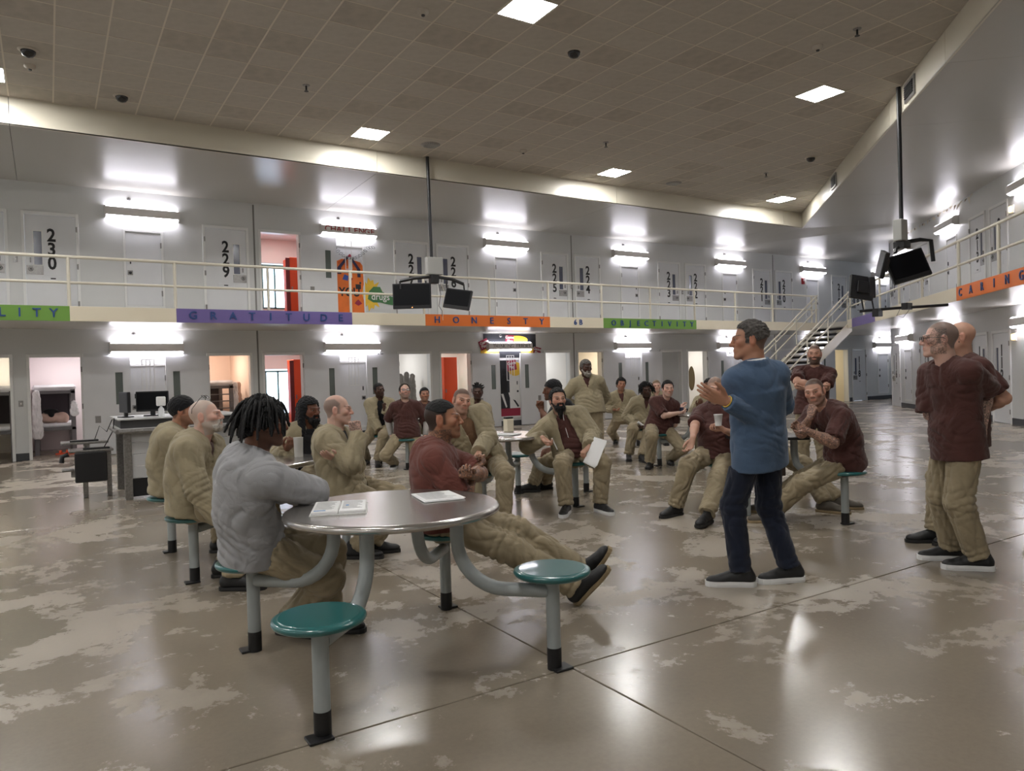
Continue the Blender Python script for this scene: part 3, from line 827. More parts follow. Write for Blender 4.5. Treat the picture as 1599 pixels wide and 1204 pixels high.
def locs(root, Rh, Hc, hs, o, m):
    rs = np.random.RandomState(o.get('seed', 4)); b = MB(); n = o.get('nlocs', 90); L0 = o.get('loclen', .16)
    for i in range(n):
        th = rs.uniform(0, 2*math.pi); ph = rs.uniform(.05, 1.25)
        d = np.array([math.sin(ph)*math.cos(th), math.sin(ph)*math.sin(th), math.cos(ph)])
        if d[1] > .35 and (not o.get('fringe') or rs.rand() < .5): continue
        a = np.array([0, -.018, .034])+d*np.array([.078, .098, .088])
        L = L0*rs.uniform(.65, 1.15); out = unit(d*np.array([1, 1, .25])); pts = [a]; p = a.copy(); v = d*.8+np.array([0, 0, .35])
        k = 7
        for j in range(k):
            v = v*.62+np.array([0, 0, -.55])+out*.10+rs.randn(3)*.10
            q = p+unit(v)*L/k
            e = (q-np.array([0, -.018, .02]))/np.array([.092, .112, .10]); r_ = np.linalg.norm(e)
            if r_ < 1 and q[2] > -.08: q = np.array([0, -.018, .02])+e/r_*np.array([.092, .112, .10])
            if q[1] > .03 and abs(q[0]) < .062: q[0] = math.copysign(.066, q[0] if abs(q[0]) > .004 else rs.randn())
            p = q; pts.append(p.copy())
        b.tube(pts, [.0078]*4+[.0072]*3+[.005], 6)
    ob = b.build('hair', m); place(ob, root, mat4(Rh, Hc, hs)); return ob
def make_person(p):
    lv = p.get('lv', 2); hres, cres, ares = {1: (.0030, .0075, .0038), 2: (.0042, .0095, .0050), 3: (.0062, .013, .0068)}[lv]
    pel = np.array(p['pel'], float); Hc = np.array(p['head'], float)
    root = empty('person', (pel[0], pel[1], 0.)); tag(root, p['label'], 'person', p.get('group'))
    seed = p.get('seed', 1); sk = np.array(SKIN[p.get('skin', 'light')])*p.get('skinf', 1.); sm = skin_mat(); hs = p.get('hs', 1.); ho = dict(p.get('ho', {}))
    dirv = lambda a: np.array([math.cos(math.radians(a)), math.sin(math.radians(a)), 0.])
    cf = dirv(p['chest']); hf = dirv(p.get('hip', p['chest']))
    fy, fp, fr = p['face']
    fd = dirv(fy)*math.cos(math.radians(fp))+np.array([0, 0, math.sin(math.radians(fp))])
    side = unit(np.cross(fd, (0, 0, 1))); upv = unit(np.cross(side, fd)); upv = upv*math.cos(math.radians(fr))+side*math.sin(math.radians(fr))
    Rh = frame_from(fd, upv)
    u0 = unit(Hc-pel); nu = unit(.5*Rh[2]+.5*u0)
    N = Hc-hs*(.172*nu)-.045*hs*unit(cf-(cf@u0)*u0)
    u = unit(N-pel); cf = unit(cf-(cf@u)*u); left = np.cross(u, cf)
    hl = np.cross((0, 0, 1), hf)
    sl = p.get('slouch', .02); W = pel+.40*(N-pel)-sl*cf; C = pel+.72*(N-pel)-sl*.7*cf
    g = p.get('girth', 1.); bw = p.get('shoulders', .168)
    S = {'L': N-.065*u+left*bw+np.array(p.get('sL', (0, 0, 0))), 'R': N-.065*u-left*bw+np.array(p.get('sR', (0, 0, 0)))}
    al1, al2 = p.get('arm', (.285, .262)); E = {}; Wr = {}
    for s in 'LR':
        sg = 1 if s == 'L' else -1
        w_ = np.array(p['hand'+s]) if p.get('hand'+s) is not None else S[s]-.45*u+left*sg*.08+.06*cf
        hint = np.array(p['elb'][s]) if s in p.get('elb', ()) else S[s]+left*sg*.25-.3*u-.25*cf
        E[s], Wr[s] = two_bone(S[s], w_, al1, al2, hint)
    lg1, lg2 = p.get('leg', (.43, .425)); Hp = {'L': pel+hl*.092, 'R': pel-hl*.092}; K = {}; A = {}; TD = {}
    for s in 'LR':
        a = np.array(p['foot'+s], float); td = dirv(p['toe'+s]) if not hasattr(p['toe'+s], '__len__') else unit(p['toe'+s])
        TD[s] = td; ank = a+np.array([0, 0, .085])
        kh = np.array(p['knee'+s]) if p.get('knee'+s) is not None else Hp[s]+hf*.6+np.array([0, 0, .35])+(hl*.12*(1 if s == 'L' else -1))
        K[s], A[s] = two_bone(Hp[s], ank, lg1, lg2, kh)
    top = p.get('top', 'tee'); jk = top in ('jacket', 'open', 'blazer'); tm = p['topm']
    # ---------------- top garment
    hfu = unit(hf-(hf@u)*u)
    def torso(F, e, hem, cutneck=True):
        F.put(rcone(pel+.0*u, W, .158*g+e, .152*g+e, cf, .74), k=.02)
        F.put(rcone(W, C, .154*g+e, .168*max(g, .95)+e, cf, .72), k=.05)
        F.put(rcone(C, N-.11*u, .166*max(g, .95)+e, .115+e*.6, cf, .70), k=.05)
        if p.get('belly'): F.put(ellip(W+cf*.07-.02*u, np.array([.16, .13, .17])*p['belly'], np.stack([left, cf, u])), k=.07)
        F.put(rcone(S['L']-left*.02, S['R']+left*.02, .058+e, .058+e), k=.06)
        for s in 'LR': F.put(rcone(N-.012*u, S[s]-.0*u, .050+e*.6, .052+e), k=.05)
        F.put(rcone(pel+.045*u, pel-(hem+.12)*u, .186*g**.6+e, .206*g**.6+e*.8, hfu, .76), k=.03)
        F.cut(pel-hem*u, -u)
    pts = np.array([pel, N, *S.values(), *E.values(), *Wr.values()]); lo = pts.min(0)-.27; hi = pts.max(0)+.27
    e = {'tee': .010, 'sweater': .016, 'jacket': .026, 'open': .030, 'blazer': .018}[top]
    hem = p.get('hem', .06)
    if pel[2] < .8: hem = min(hem, .07)
    slv = p.get('sleeve', .78 if top == 'tee' else 2.0)
    fold_c = [(E['L'], .10, .05, Wr['L']-S['L']), (E['R'], .10, .05, Wr['R']-S['R']), (S['L']-.15*u+cf*.05, .07, .06, u+.8*left), (S['R']-.15*u+cf*.05, .07, .06, u-.8*left), (pel+.05*u+cf*.10, .13, .055, u+.3*left), (pel+.07*u-cf*.08, .14, .06, u-.25*left)]
    fold_s = [(pel, C), (C, N), (S['L'], E['L']), (S['R'], E['R']), (E['L'], Wr['L']), (E['R'], Wr['R'])]
    def garment(e, hem, slv, opening=None, collar=None, sr=1.):
        F = Field(lo, hi, cres); torso(F, e, hem)
        if opening:
            w0, w1, dep = opening
            def fo(X, Y, Z):
                q = [X-N[0], Y-N[1], Z-N[2]]
                la = q[0]*left[0]+q[1]*left[1]+q[2]*left[2]; hh = q[0]*u[0]+q[1]*u[1]+q[2]*u[2]; fw = q[0]*cf[0]+q[1]*cf[1]+q[2]*cf[2]
                t = np.clip(-hh/dep, 0, 1)
                return np.maximum(np.maximum(np.abs(la)-(w0+(w1-w0)*t), -(fw-.02)), -(hh+dep))
            F.put((N-.8, N+.5, fo), 's', k=.008)
        for s in 'LR':
            r0, r1, r2 = (.064+e)*sr, (.056+e*.9)*sr, (.044+e*.8)*sr
            d1 = unit(E[s]-S[s]); d2 = unit(Wr[s]-E[s])
            if slv <= 1:
                q = S[s]+(E[s]-S[s])*slv
                F.put(rcone(S[s], S[s]+(E[s]-S[s])*(slv+.3), r0*1.02, r0*1.05*p.get('slw', 1.), cuts=[(q, d1)]), k=.03)
            else:
                F.put(rcone(S[s], E[s], r0, r1), k=.03)
                q = Wr[s]-d2*.0
                F.put(rcone(E[s], Wr[s]+d2*.05, r1, r2, cuts=[(q, d2)]), k=.02)
        nd = unit(Hc-.02*Rh[2]-N+.02*cf)
        F.put(rcone(N+.02*cf-.0*u, N+nd*.2+.03*cf, .052 if collar != 'crew' else .058, .075), 's', k=.012)
        if collar and collar != 'crew':
            R_ = .083; pr = None
            for a in np.linspace(-2.45, 2.45, 14):
                q = N+.012*u+cf*.012+(-cf*math.cos(a)*R_*1.0)+left*math.sin(a)*R_*1.0+u*(.012 if abs(a) < 1.5 else -.02*(abs(a)-1.5))
                if pr is not None: F.put(rcone(pr, q, .0145, .0145, u, 2.3), k=.007)
                pr = q
            if collar == 'lapel':
                for sg in (-1, 1):
                    a0 = N+cf*.085+left*sg*.06-u*.01; a1 = C+cf*(.115*g+e)+left*sg*.10; a2 = W+cf*(.115*g+e)+left*sg*.05
                    F.put(rcone(a0, a1, .02, .03, cf, .4), k=.01); F.put(rcone(a1, a2, .03, .015, cf, .4), k=.01)
        elif collar == 'crew':
            pr = None
            for a in np.linspace(0, 2*math.pi, 20):
                q = N+cf*.014-cf*math.cos(a)*.066+left*math.sin(a)*.066-u*(.006+.014*(1-math.cos(a)))+u*.012
                if pr is not None: F.put(rcone(pr, q, .010, .010), k=.006)
                pr = q
        v, f = F.mesh()
        return folds(v, f, seed, {1: .0085, 2: .0085, 3: .006}[lv]*p.get('fold', 1.), fold_s, fold_c), f
    opening = p.get('opening') or {'open': (.045, .085, .60), 'jacket': (.05, .0, .16), 'blazer': None}.get(top)
    if jk and p.get('under'):
        v, f = garment(.002, .04, .5, collar='crew'); wmesh(p.get('undern', 'shirt'), v, f, p['under'], root)
    v, f = garment(e, hem, slv, opening if jk else None, {'tee': 'crew', 'sweater': 'crew', 'jacket': 'stand', 'open': 'stand', 'blazer': 'stand'}[top], p.get('sr', 1.))
    wmesh({'tee': 'tee_shirt', 'sweater': 'sweatshirt', 'jacket': 'jacket', 'open': 'jacket', 'blazer': 'blazer'}[top], v, f, tm, root)
    if p.get('thermal'):
        F = Field(lo, hi, cres)
        for s in 'LR':
            d2 = unit(Wr[s]-E[s]); F.put(rcone(S[s], E[s], .054, .050), k=.02); F.put(rcone(E[s], Wr[s]+d2*.05, .050, .040, cuts=[(Wr[s], d2)]), k=.02)
        v, f = F.mesh(); wmesh('thermal_sleeve', v, f, THERMAL, root)
    # ---------------- trousers
    pts = np.array([pel, *K.values(), *A.values()]); F = Field(pts.min(0)-.24, pts.max(0)+.24, cres); tw = p.get('trw', 1.)
    F.put(rcone(Hp['L'], Hp['R'], .106*g**.5, .106*g**.5), k=.03)
    F.put(rcone(pel, pel+.07*u, .143*g, .136*g, cf, .76), k=.04)
    for s in 'LR':
        d2 = unit(A[s]-K[s]); q = A[s]-d2*p.get('hemup', .015)
        F.put(rcone(Hp[s], K[s], .101*tw, .084*tw), k=.035)
        F.put(rcone(K[s], A[s]+d2*.06, .082*tw, .070*tw, cuts=[(q, d2)]), k=.03)
    se, sh = (.006, .02) if top == 'open' else (e+.008, hem-.012)
    for pr in (rcone(pel+.045*u, pel-(sh+.12)*u, .186*g**.6+se, .206*g**.6+se*.8, hfu, .76, cuts=[(pel-sh*u, -u)]), rcone(pel, W, .158*g+se, .152*g+se, cf, .74, cuts=[(pel-sh*u, -u)])): F.put(pr, 's', k=.006)
    F.cut(pel+.075*u, u)
    v, f = F.mesh()
    kc = [(K[s]-hf*.05, .11, .055, A[s]-Hp[s]) for s in 'LR']+[(Hp[s]+(K[s]-Hp[s])*.12+np.array([0, 0, .06]), .13, .05, (K[s]-Hp[s])+.3*hl) for s in 'LR']+[(A[s], .10, .05, A[s]-K[s]) for s in 'LR']
    ks = [(pel, pel+.1*u)]+[(Hp[s], K[s]) for s in 'LR']+[(K[s], A[s]) for s in 'LR']
    v = folds(v, f, seed+11, {1: .0105, 2: .010, 3: .007}[lv]*p.get('tfold', 1.), ks, kc)
    wmesh('trousers', v, f, p.get('trm', KHAKI), root)
    # ---------------- shoes
    um, so, la = shoe_meshes(p.get('shoes', 'black'))
    for s in 'LR':
        td = TD[s]; upd = np.array([0, 0, 1.]) if abs(td[2]) < .05 else unit(K[s]-A[s])
        Rf = frame_from(td, upd); o_ = A[s]-.085*Rf[2]
        sh_ = bpy.data.objects.new('shoe', um); COL.objects.link(sh_); place(sh_, root, mat4(Rf, o_+.0*td, p.get('shs', 1.05)))
        for nm, me in (('sole', so), ('laces', la)):
            c = bpy.data.objects.new(nm, me); COL.objects.link(c); c.parent = sh_
        if p.get('socks'):
            b = MB().tube([A[s]-.02*Rf[2], A[s]+unit(K[s]-A[s])*.10], .044, 12); ob = b.build('sock', p['socks']); place(ob, root, Matrix.Identity(4))
    # ---------------- body
    ho['neckdir'] = tuple(Rh @ ((N-.03*u-Hc)/hs))
    hv, hfc = build_head(ho, hres); hcol = head_paint(hv, sk, ho)
    if lv == 3:
        ax = np.abs(hv[:, 0]); mk = (np.sqrt(((ax-.0325)/.017)**2+((hv[:, 2]-.007)/.0075)**2) < 1) & (hv[:, 1] > .05); hcol[mk, :3] = np.array(sk)*.22
    VS = [to_world(hv, Rh, Hc, hs)]; FS = [hfc]; CS = [hcol]; off = len(hv)
    for s in 'LR':
        if p.get('nohand'+s): continue
        sg = 1 if s == 'L' else -1; fd_ = unit(Wr[s]-E[s])
        hd = np.array(p['hd'+s], float) if p.get('hd'+s) is not None else fd_
        hn = np.array(p['hn'+s], float) if p.get('hn'+s) is not None else np.cross(fd_, -cf if abs(fd_@cf) < .8 else left)*sg
        R_ = rot_between_dirs(hd, hn)
        # thumb side: left hand seen from its back has the thumb on its right (+x = y cross z), right hand on its left
        if sg < 0: R_[0] = -R_[0]
        R_[0] = R_[0]*1.0
        pr = hand_prims(Wr[s]+unit(hd)*.012, R_, sg, p.get('hp'+s, 'relax'), p.get('hands', 1.0))
        P = np.array([E[s], Wr[s], Wr[s]+unit(hd)*.2]); short = slv <= 1
        if short: P = np.vstack([P, S[s]])
        F = Field(P.min(0)-.07, P.max(0)+.07, ares)
        if short: F.put(rcone(S[s], E[s], .047*p.get('armw', 1.), .041*p.get('armw', 1.)), k=.02)
        F.put(rcone(E[s], E[s]+(Wr[s]-E[s])*.35, .041*p.get('armw', 1.), .042*p.get('armw', 1.)), k=.03)
        F.put(rcone(E[s]+(Wr[s]-E[s])*.3, Wr[s], .042*p.get('armw', 1.), .027), k=.02)
        for q, k_ in pr: F.put(q, k=k_)
        v, f = F.mesh(); c = np.ones((len(v), 4)); c[:, :3] = sk
        if p.get('armtat') and s in p['armtat']: c[:, 3] = .25
        if p.get('armhand'): c[:, :3] = np.array(sk)*.97
        VS.append(v); FS.append(f+off); CS.append(c); off += len(v)
    P = np.array([N, pel, *S.values(), *K.values(), *A.values()]); F = Field(P.min(0)-.1, P.max(0)+.1, .022)
    F.put(rcone(N-.04*u, C, .05, .10, cf, .7), k=.03); F.put(rcone(C, pel, .11, .11, cf, .7), k=.03)
    for s in 'LR':
        F.put(rcone(N-.08*u, S[s], .035, .035), k=.02)
        if top != 'tee': F.put(rcone(S[s], E[s], .032, .03), k=.02); F.put(rcone(E[s], Wr[s], .03, .022), k=.02)
        F.put(rcone(Hp[s], K[s], .06, .05), k=.02); F.put(rcone(K[s], A[s], .045, .035), k=.02)
    v, f = F.mesh(); c = np.ones((len(v), 4)); c[:, :3] = sk
    VS.append(v); FS.append(f+off); CS.append(c)
    wmesh('body', np.vstack(VS), np.vstack(FS), sm, root, np.vstack(CS))
    if lv < 3:
        for sg in (-1, 1):
            eo = bpy.data.objects.new('eye', eye_mesh()); COL.objects.link(eo); place(eo, root, mat4(Rh, Hc, hs) @ Matrix.Translation((sg*.0328, .0752, .0058)) @ Matrix.Rotation(math.radians(p.get('gaze', 0)), 4, 'Z'))
    # ---------------- hair, beard, spectacles
    hm = hair_mat(ho.get('hairc', 'black'), HAIR[ho.get('hairc', 'black')])
    if ho.get('hair'):
        v, f = hair_shell(ho, hres)
        nm = {'beanie': 'beanie', 'durag': 'head_wrap', 'hood': 'head_wrap'}.get(ho['hair'], 'hair')
        wmesh(nm, to_world(v, Rh, Hc, hs), f, BLACKC if nm != 'hair' else hm, root)
    if ho.get('locs'): locs(root, Rh, Hc, hs, ho, hm)
    if ho.get('spikes'):
        rs = np.random.RandomState(5); b = MB()
        for i in range(46):
            th = rs.uniform(0, 6.28); ph = rs.uniform(0, 1.35); d = np.array([math.sin(ph)*math.cos(th), math.sin(ph)*math.sin(th), math.cos(ph)])
            if d[1] > .6 and d[2] < .6: continue
            a = np.array([0, -.018, .034])+d*np.array([.08, .1, .09]); q = a+unit(d+rs.randn(3)*.35)*rs.uniform(.03, .05)
            b.tube([a, (a+q)/2+rs.randn(3)*.004, q], [.011, .009, .005], 6)
        ob = b.build('hair', hm); place(ob, root, mat4(Rh, Hc, hs))
    if ho.get('beard') is not None:
        v, f = beard_shell(ho, hres); wmesh('beard', to_world(v, Rh, Hc, hs), f, hair_mat(ho.get('beardc', ho.get('hairc', 'black')), HAIR[ho.get('beardc', ho.get('hairc', 'black'))]), root)
    if p.get('glasses'): spectacles(root, Rh, Hc, hs, None, p['glasses'] == 'head')
    info = dict(root=root, N=N, E=E, Wr=Wr, K=K, A=A, S=S, Rh=Rh, C=C, W=W, cf=cf, u=u, left=left)
    if p.get('verbose'): print(p['label'][:30], 'torso', round(float(np.linalg.norm(N-pel)), 3))
    return info
# ------------------------------------------------------------------ cell doors (front faces local -y)
def door_parts():
    D = {}
    f = MB(); f.bbox(-.50, -.445, -.03, .12, 0, 2.14, .004); f.bbox(.445, .50, -.03, .12, 0, 2.14, .004); f.bbox(-.445, .445, -.03, .12, 2.075, 2.14, .004)
    D['frame'] = f.mesh('frame', FRAMEP)
    l = MB(); 
    # leaf with a slot for the pane: x measured from hinge edge (0) to lock edge (-.885 or +.885)
    for s in (-1, 1):
        l = MB(); a, c = sorted((0, s*.885)); w0, w1 = sorted((s*.60, s*.74))
        l.box(a, w0, 0, .045, .012, 2.068); l.box(w1, c, 0, .045, .012, 2.068); l.box(w0, w1, 0, .045, .012, 1.06); l.box(w0, w1, 0, .045, 1.74, 2.068)
        D['leaf', s] = l.mesh('leaf', DOORM)
        g = MB(); g.box(w0, w1, .016, .028, 1.06, 1.74); D['pane', s] = g.mesh('pane', PANE); D['pane_in', s] = g.mesh('pane', PANE2)
        t = MB()
        for x0, x1, z0, z1 in ((w0-.02, w0, 1.04, 1.76), (w1, w1+.02, 1.04, 1.76), (w0, w1, 1.04, 1.06), (w0, w1, 1.74, 1.76)): t.box(x0, x1, -.006, 0, z0, z1)
        D['trim', s] = t.mesh('window_trim', FRAMEP)
        p0, p1 = sorted((s*.585, s*.875)); k = MB(); k.bbox(p0, p1, -.006, 0, .86, 1.04, .002); D['plate', s] = k.mesh('lock_plate', STEEL)
        M = Matrix.Translation((s*.80, -.006, .965)) @ Matrix.Rotation(math.pi/2, 4, 'X')
        k = MB(); k.lathe([(.045, 0), (.045, .012), (.03, .016), (.03, .022)], 20, M=M); D['knob', s] = k.mesh('lock_cylinder', STEEL)
        k = MB(); k.lathe([(.018, .022), (.018, .026), (.008, .027)], 14, M=M); D['key', s] = k.mesh('keyhole', DARKS)
        k = MB(); k.bbox(s*.80-.012, s*.80+.012, -.03, 0, 1.10, 1.20, .003); D['pull', s] = k.mesh('pull_handle', STEEL)
        c0, c1 = sorted((s*.24, s*.60)); k = MB()
        k.bbox(c0, c1, -.005, 0, .74, .83, .002); k.bbox(c0-.01, c1+.01, -.010, 0, .728, .74, .002); D['slot', s] = k.mesh('food_slot', DOORM)
        k = MB(); k.box((c0+c1)/2-.045, (c0+c1)/2+.045, -.008, -.005, .775, .80); D['slotlatch', s] = k.mesh('slot_latch', DARKS)
        k = MB(); k.bbox(-.018, .018, -.028, .0, -.055, .055, .003); D['hinge', s] = k.mesh('hinge', STEEL)
    return D
DP = door_parts()
NDOOR = [0]
def cell_door(loc, rz, number, hs_, is_open, where):
    """hs_: +1 hinges on the right (local +x), -1 on the left"""
    NDOOR[0] += 1
    r = empty('door_%d' % NDOOR[0], loc, rz); r['kind'] = 'structure'
    r['label'] = ('grey steel cell door standing open on the %s' % where) if is_open else ('closed grey steel cell door stencilled %s on the %s' % (number, where))
    put('frame', DP['frame'], r)
    hx = hs_*.443; s = -hs_
    if is_open:
        lf = put('leaf', DP['leaf', s], r, (hx+hs_*.04, -.035, 0), 0); lf.rotation_euler = (0, 0, math.pi); 
        lf.data = DP['leaf', s]; lf.location = (hx+hs_*.03, -.042, 0)
        # turned half a circle about the hinge the inner face shows
        put('pane', DP['pane_in', s], lf); put('window_trim', DP['trim', s], lf, (0, .051, 0))
        put('pull_handle', DP['plate', s], lf, (0, .051, .0)).scale = (.35, 1, .8)
        lf.children[-1].location = (s*.80*.65, .051, .25)
    else:
        lf = put('leaf', DP['leaf', s], r, (hx, -.005, 0))
        put('pane', DP['pane', s], lf); put('window_trim', DP['trim', s], lf)
        for nm, key in (('lock_plate', 'plate'), ('lock_cylinder', 'knob'), ('keyhole', 'key'), ('pull_handle', 'pull'), ('food_slot', 'slot'), ('slot_latch', 'slotlatch')): put(nm, DP[key, s], lf)
        for i, ch in enumerate(str(number)):
            put('digit', text_mesh(ch, .36, STENCIL, .003, .86, .010), lf, (s*.43, -.003, 1.66-.285*i))
    for z in (.28, 1.05, 1.82): put('hinge', DP['hinge', s], r, (hx+hs_*.02, -.012, z))
    return r
def chase_door(loc, rz, hs_, label):
    NDOOR[0] += 1
    r = empty('door_%d' % NDOOR[0], loc, rz); r['kind'] = 'structure'; r['label'] = label
    f = MB()
    f.bbox(-.395, -.345, -.022, .1, .225, 1.915, .003); f.bbox(.345, .395, -.022, .1, .225, 1.915, .003); f.bbox(-.345, .345, -.022, .1, 1.865, 1.915, .003); f.bbox(-.345, .345, -.022, .1, .225, .275, .003)
    f.build('frame', FRAMEP, r)
    lf = MB().bbox(-.342, .342, -.004, .03, .278, 1.862, .003).build('leaf', DOORM, r)
    MB().bbox(-hs_*.27-.05, -hs_*.27+.05, -.012, -.004, .93, 1.03, .002).build('lock_plate', STEEL, r)
    MB().lathe([(.03, 0), (.03, .014), (.014, .018)], 14, M=Matrix.Translation((-hs_*.27, -.012, .98)) @ Matrix.Rotation(math.pi/2, 4, 'X')).build('lock_cylinder', DARKS, r)
    MB().bbox(-hs_*.26-.012, -hs_*.26+.012, -.024, -.004, 1.17, 1.27, .003).build('pull_handle', DARKS, r)
    for z in (.55, 1.60): MB().bbox(hs_*.345-.014, hs_*.345+.014, -.028, -.004, z-.06, z+.06, .003).build('hinge', STEEL, r)
    return r
num_up = {}
ORD = ('farthest left', 'leftmost in full view', 'second from the left', 'third from the left', 'fourth from the left', 'fifth from the left', 'sixth from the left', 'at the far corner')
def letters(parent, word, size, m, x0, x1, y, z, **kw):
    n = len(word)
    for i, ch in enumerate(word):
        if ch != ' ': put('letter', text_mesh(ch, size, m, .003, kw.get('sx', 1.), kw.get('off', .003)), parent, (x0+(x1-x0)*i/(n-1), y, z))
n_ = 231
for k in range(-1, 7):
    for sd in (-1, 1):
        if k == -1 and sd == -1: num_up[k, sd] = 232; continue
        num_up[k, sd] = n_; n_ -= 1
for k, sd in ks:
    x = dx(k, sd)
    if x < -3.2 or x > 30.5: continue
    nu_ = num_up.get((k, sd), 233)
    cell_door((x, YW, TIER), 0, nu_, -sd, (k, sd) in open_up, 'upper tier of the left wall')
    cell_door((x, YW, 0), 0, nu_-100, -sd, (k, sd) in open_low, 'ground floor of the left wall, cell %d' % (nu_-100) if (k, sd) in open_low else 'ground floor of the left wall')
for k in range(-1, 7):
    chase_door((chase(k), YW, TIER), 0, 1 if k in (0, 4) else -1, 'small grey service door on the upper tier between cells %d and %d' % (num_up[k, -1], num_up[k, 1]))
    chase_door((chase(k), YW, 0), 0, 1 if k in (0, 4, 6) else -1, 'small grey service door on the ground floor between cells %d and %d' % (num_up[k, -1]-100, num_up[k, 1]-100))
for lst, zf, wh in ((rd_low, 0, 'ground floor of the right wall'), (rd_up, TIER, 'upper tier of the right wall')):
    for y, num in lst: cell_door((*rw(y), zf), RZR, num, 1 if num % 2 == 0 else -1, False, wh)
for y in rc:
    for zf in (0, TIER): chase_door((*rw(y), zf), RZR, 1, 'small grey service door on the right wall, %s, at %d metres' % ('ground floor' if zf == 0 else 'upper tier', int(y)))
for body, x, z in (('127', 7.15, 2.02), ('122', 20.20, 2.03)):
    o = put('cell_number', text_mesh(body, .17, STENCIL, .003, 1., .003), None, (x, YW-.085 if body == '127' else YW-.085, z)); tag(o, 'black stencilled number %s %s' % (body, 'above the men seated at left' if body == '127' else 'behind the speaker\'s face'), 'number')
# ------------------------------------------------------------------ wall lights: housing with lenses above and below
def wall_light_parts():
    h = MB(); prof = [(0, .0), (0, .25), (.10, .25), (.165, .205), (.17, .125), (.165, .045), (.10, 0)]
    def ex(b, p, x0, x1):
        n = len(p); vs = [(x0, -y, z) for y, z in p]+[(x1, -y, z) for y, z in p]
        b.add(vs, [tuple(range(n)), tuple(range(n, 2*n))[::-1]]+[(i, n+i, n+(i+1) % n, (i+1) % n) for i in range(n)])
    ex(h, [(0, .042), (0, .218), (.150, .218), (.168, .20), (.170, .06), (.158, .042)], -.70, .70)
    for s in (-1, 1): ex(h, [(0, 0), (0, .25), (.10, .25), (.16, .21), (.17, .125), (.16, .04), (.10, 0)], *sorted((s*.70, s*.725)))
    H_ = h.mesh('housing', LAMPB)
    l = MB(); ex(l, [(.01, .0), (.01, .041), (.156, .041), (.152, .024), (.11, .0)], -.69, .69); lo = l.mesh('lower_lens', LIT)
    l = MB(); ex(l, [(.01, .219), (.01, .246), (.09, .246), (.138, .228), (.142, .219)], -.69, .69); up = l.mesh('upper_lens', LIT)
    return H_, lo, up
WLP = wall_light_parts()
def wall_light(loc, rz, label):
    r = empty('tier_light', loc, rz); tag(r, label, 'light', 'wall lights along the tiers')
    put('housing', WLP[0], r); put('lower_lens', WLP[1], r); put('upper_lens', WLP[2], r)
    return r
RED = mat('sign_red', srgb(150, 58, 52), .5); GREYL = mat('sign_grey_ink', srgb(96, 94, 92), .6)
for k in range(-1, 7):
    for zf, nm in ((5.03, 'upper tier'), (2.135, 'ground floor')):
        bt = '%s on the %s' % (ORD[k+1], nm)
        lab = 'white two-way wall light on the left wall, '+bt
        if k == 1 and zf > 3: lab = 'white wall light lettered CHALLENGE above the punching bag mural'
        if k == 2 and zf < 3: lab = 'white wall light lettered THINKING ERRORS on the dark mural'
        r = wall_light((chase(k), YW, zf), 0, lab)
        if k == 1 and zf > 3: letters(r, 'CHALLENGE', .20, RED, -.58, .58, -.168, .125, sx=1.05, off=.004)
        if k == 2 and zf < 3: letters(r, 'THINKING ERRORS', .15, GREYL, -.56, .62, -.168, .125, sx=.9, off=.001)
        s = empty('sprinkler_head', (chase(k)-.25, YW, zf+.43)); tag(s, 'small sprinkler head above the left wall light, '+bt, 'sprinkler')
        MB().lathe([(.04, 0), (.04, .008), (.02, .012)], 14, M=Matrix.Rotation(math.pi/2, 4, 'X')).build('escutcheon', STEEL, s)
        MB().tube([(0, 0, 0), (0, -.05, 0), (0, -.07, -.02)], .012, 8).build('nozzle', DARKS, s)
for y in rc:
    for zf, nm in ((5.03, 'upper tier'), (2.135, 'ground floor')):
        wall_light((*rw(y+.12), zf), RZR, 'white two-way wall light on the right wall, %s, %s' % (nm, {13.2: 'farthest from the camera', 10.35: 'second from the far end', 7.05: 'nearest the camera'}[y]))
# ------------------------------------------------------------------ ceiling lights and devices
for (x0, y0) in troff:
    r = empty('ceiling_light', (x0+GP/2, y0+GP/2, ZC)); tag(r, 'lit square ceiling panel in the %s row, %s' % ({4: 'far', -5: 'near', -14: 'overhead', -23: 'rear'}[round((y0-GY)/GP)], {-2: 'leftmost in view', 8: 'second from the left', 18: 'third from the left', 28: 'farthest right', -12: 'beyond the left edge', -22: 'far beyond the left edge'}[round((x0-GX)/GP)]), 'light', 'square ceiling panel lights')
    f = MB(); h = GP/2-.006
    for a in ((-h, h, -h, -h+.02), (-h, h, h-.02, h), (-h, -h+.02, -h+.02, h-.02), (h-.02, h, -h+.02, h-.02)): f.box(*a, -.006, .01)
    f.build('frame', LAMPB, r); MB().box(-h+.02, h-.02, -h+.02, h-.02, -.002, .012).build('diffuser', PANEL, r)
DOMEW = mat('dome_ring_white', srgb(190, 182, 170), .5); DOMEB = mat('dome_smoke', srgb(16, 17, 20), .1, spec=.8)
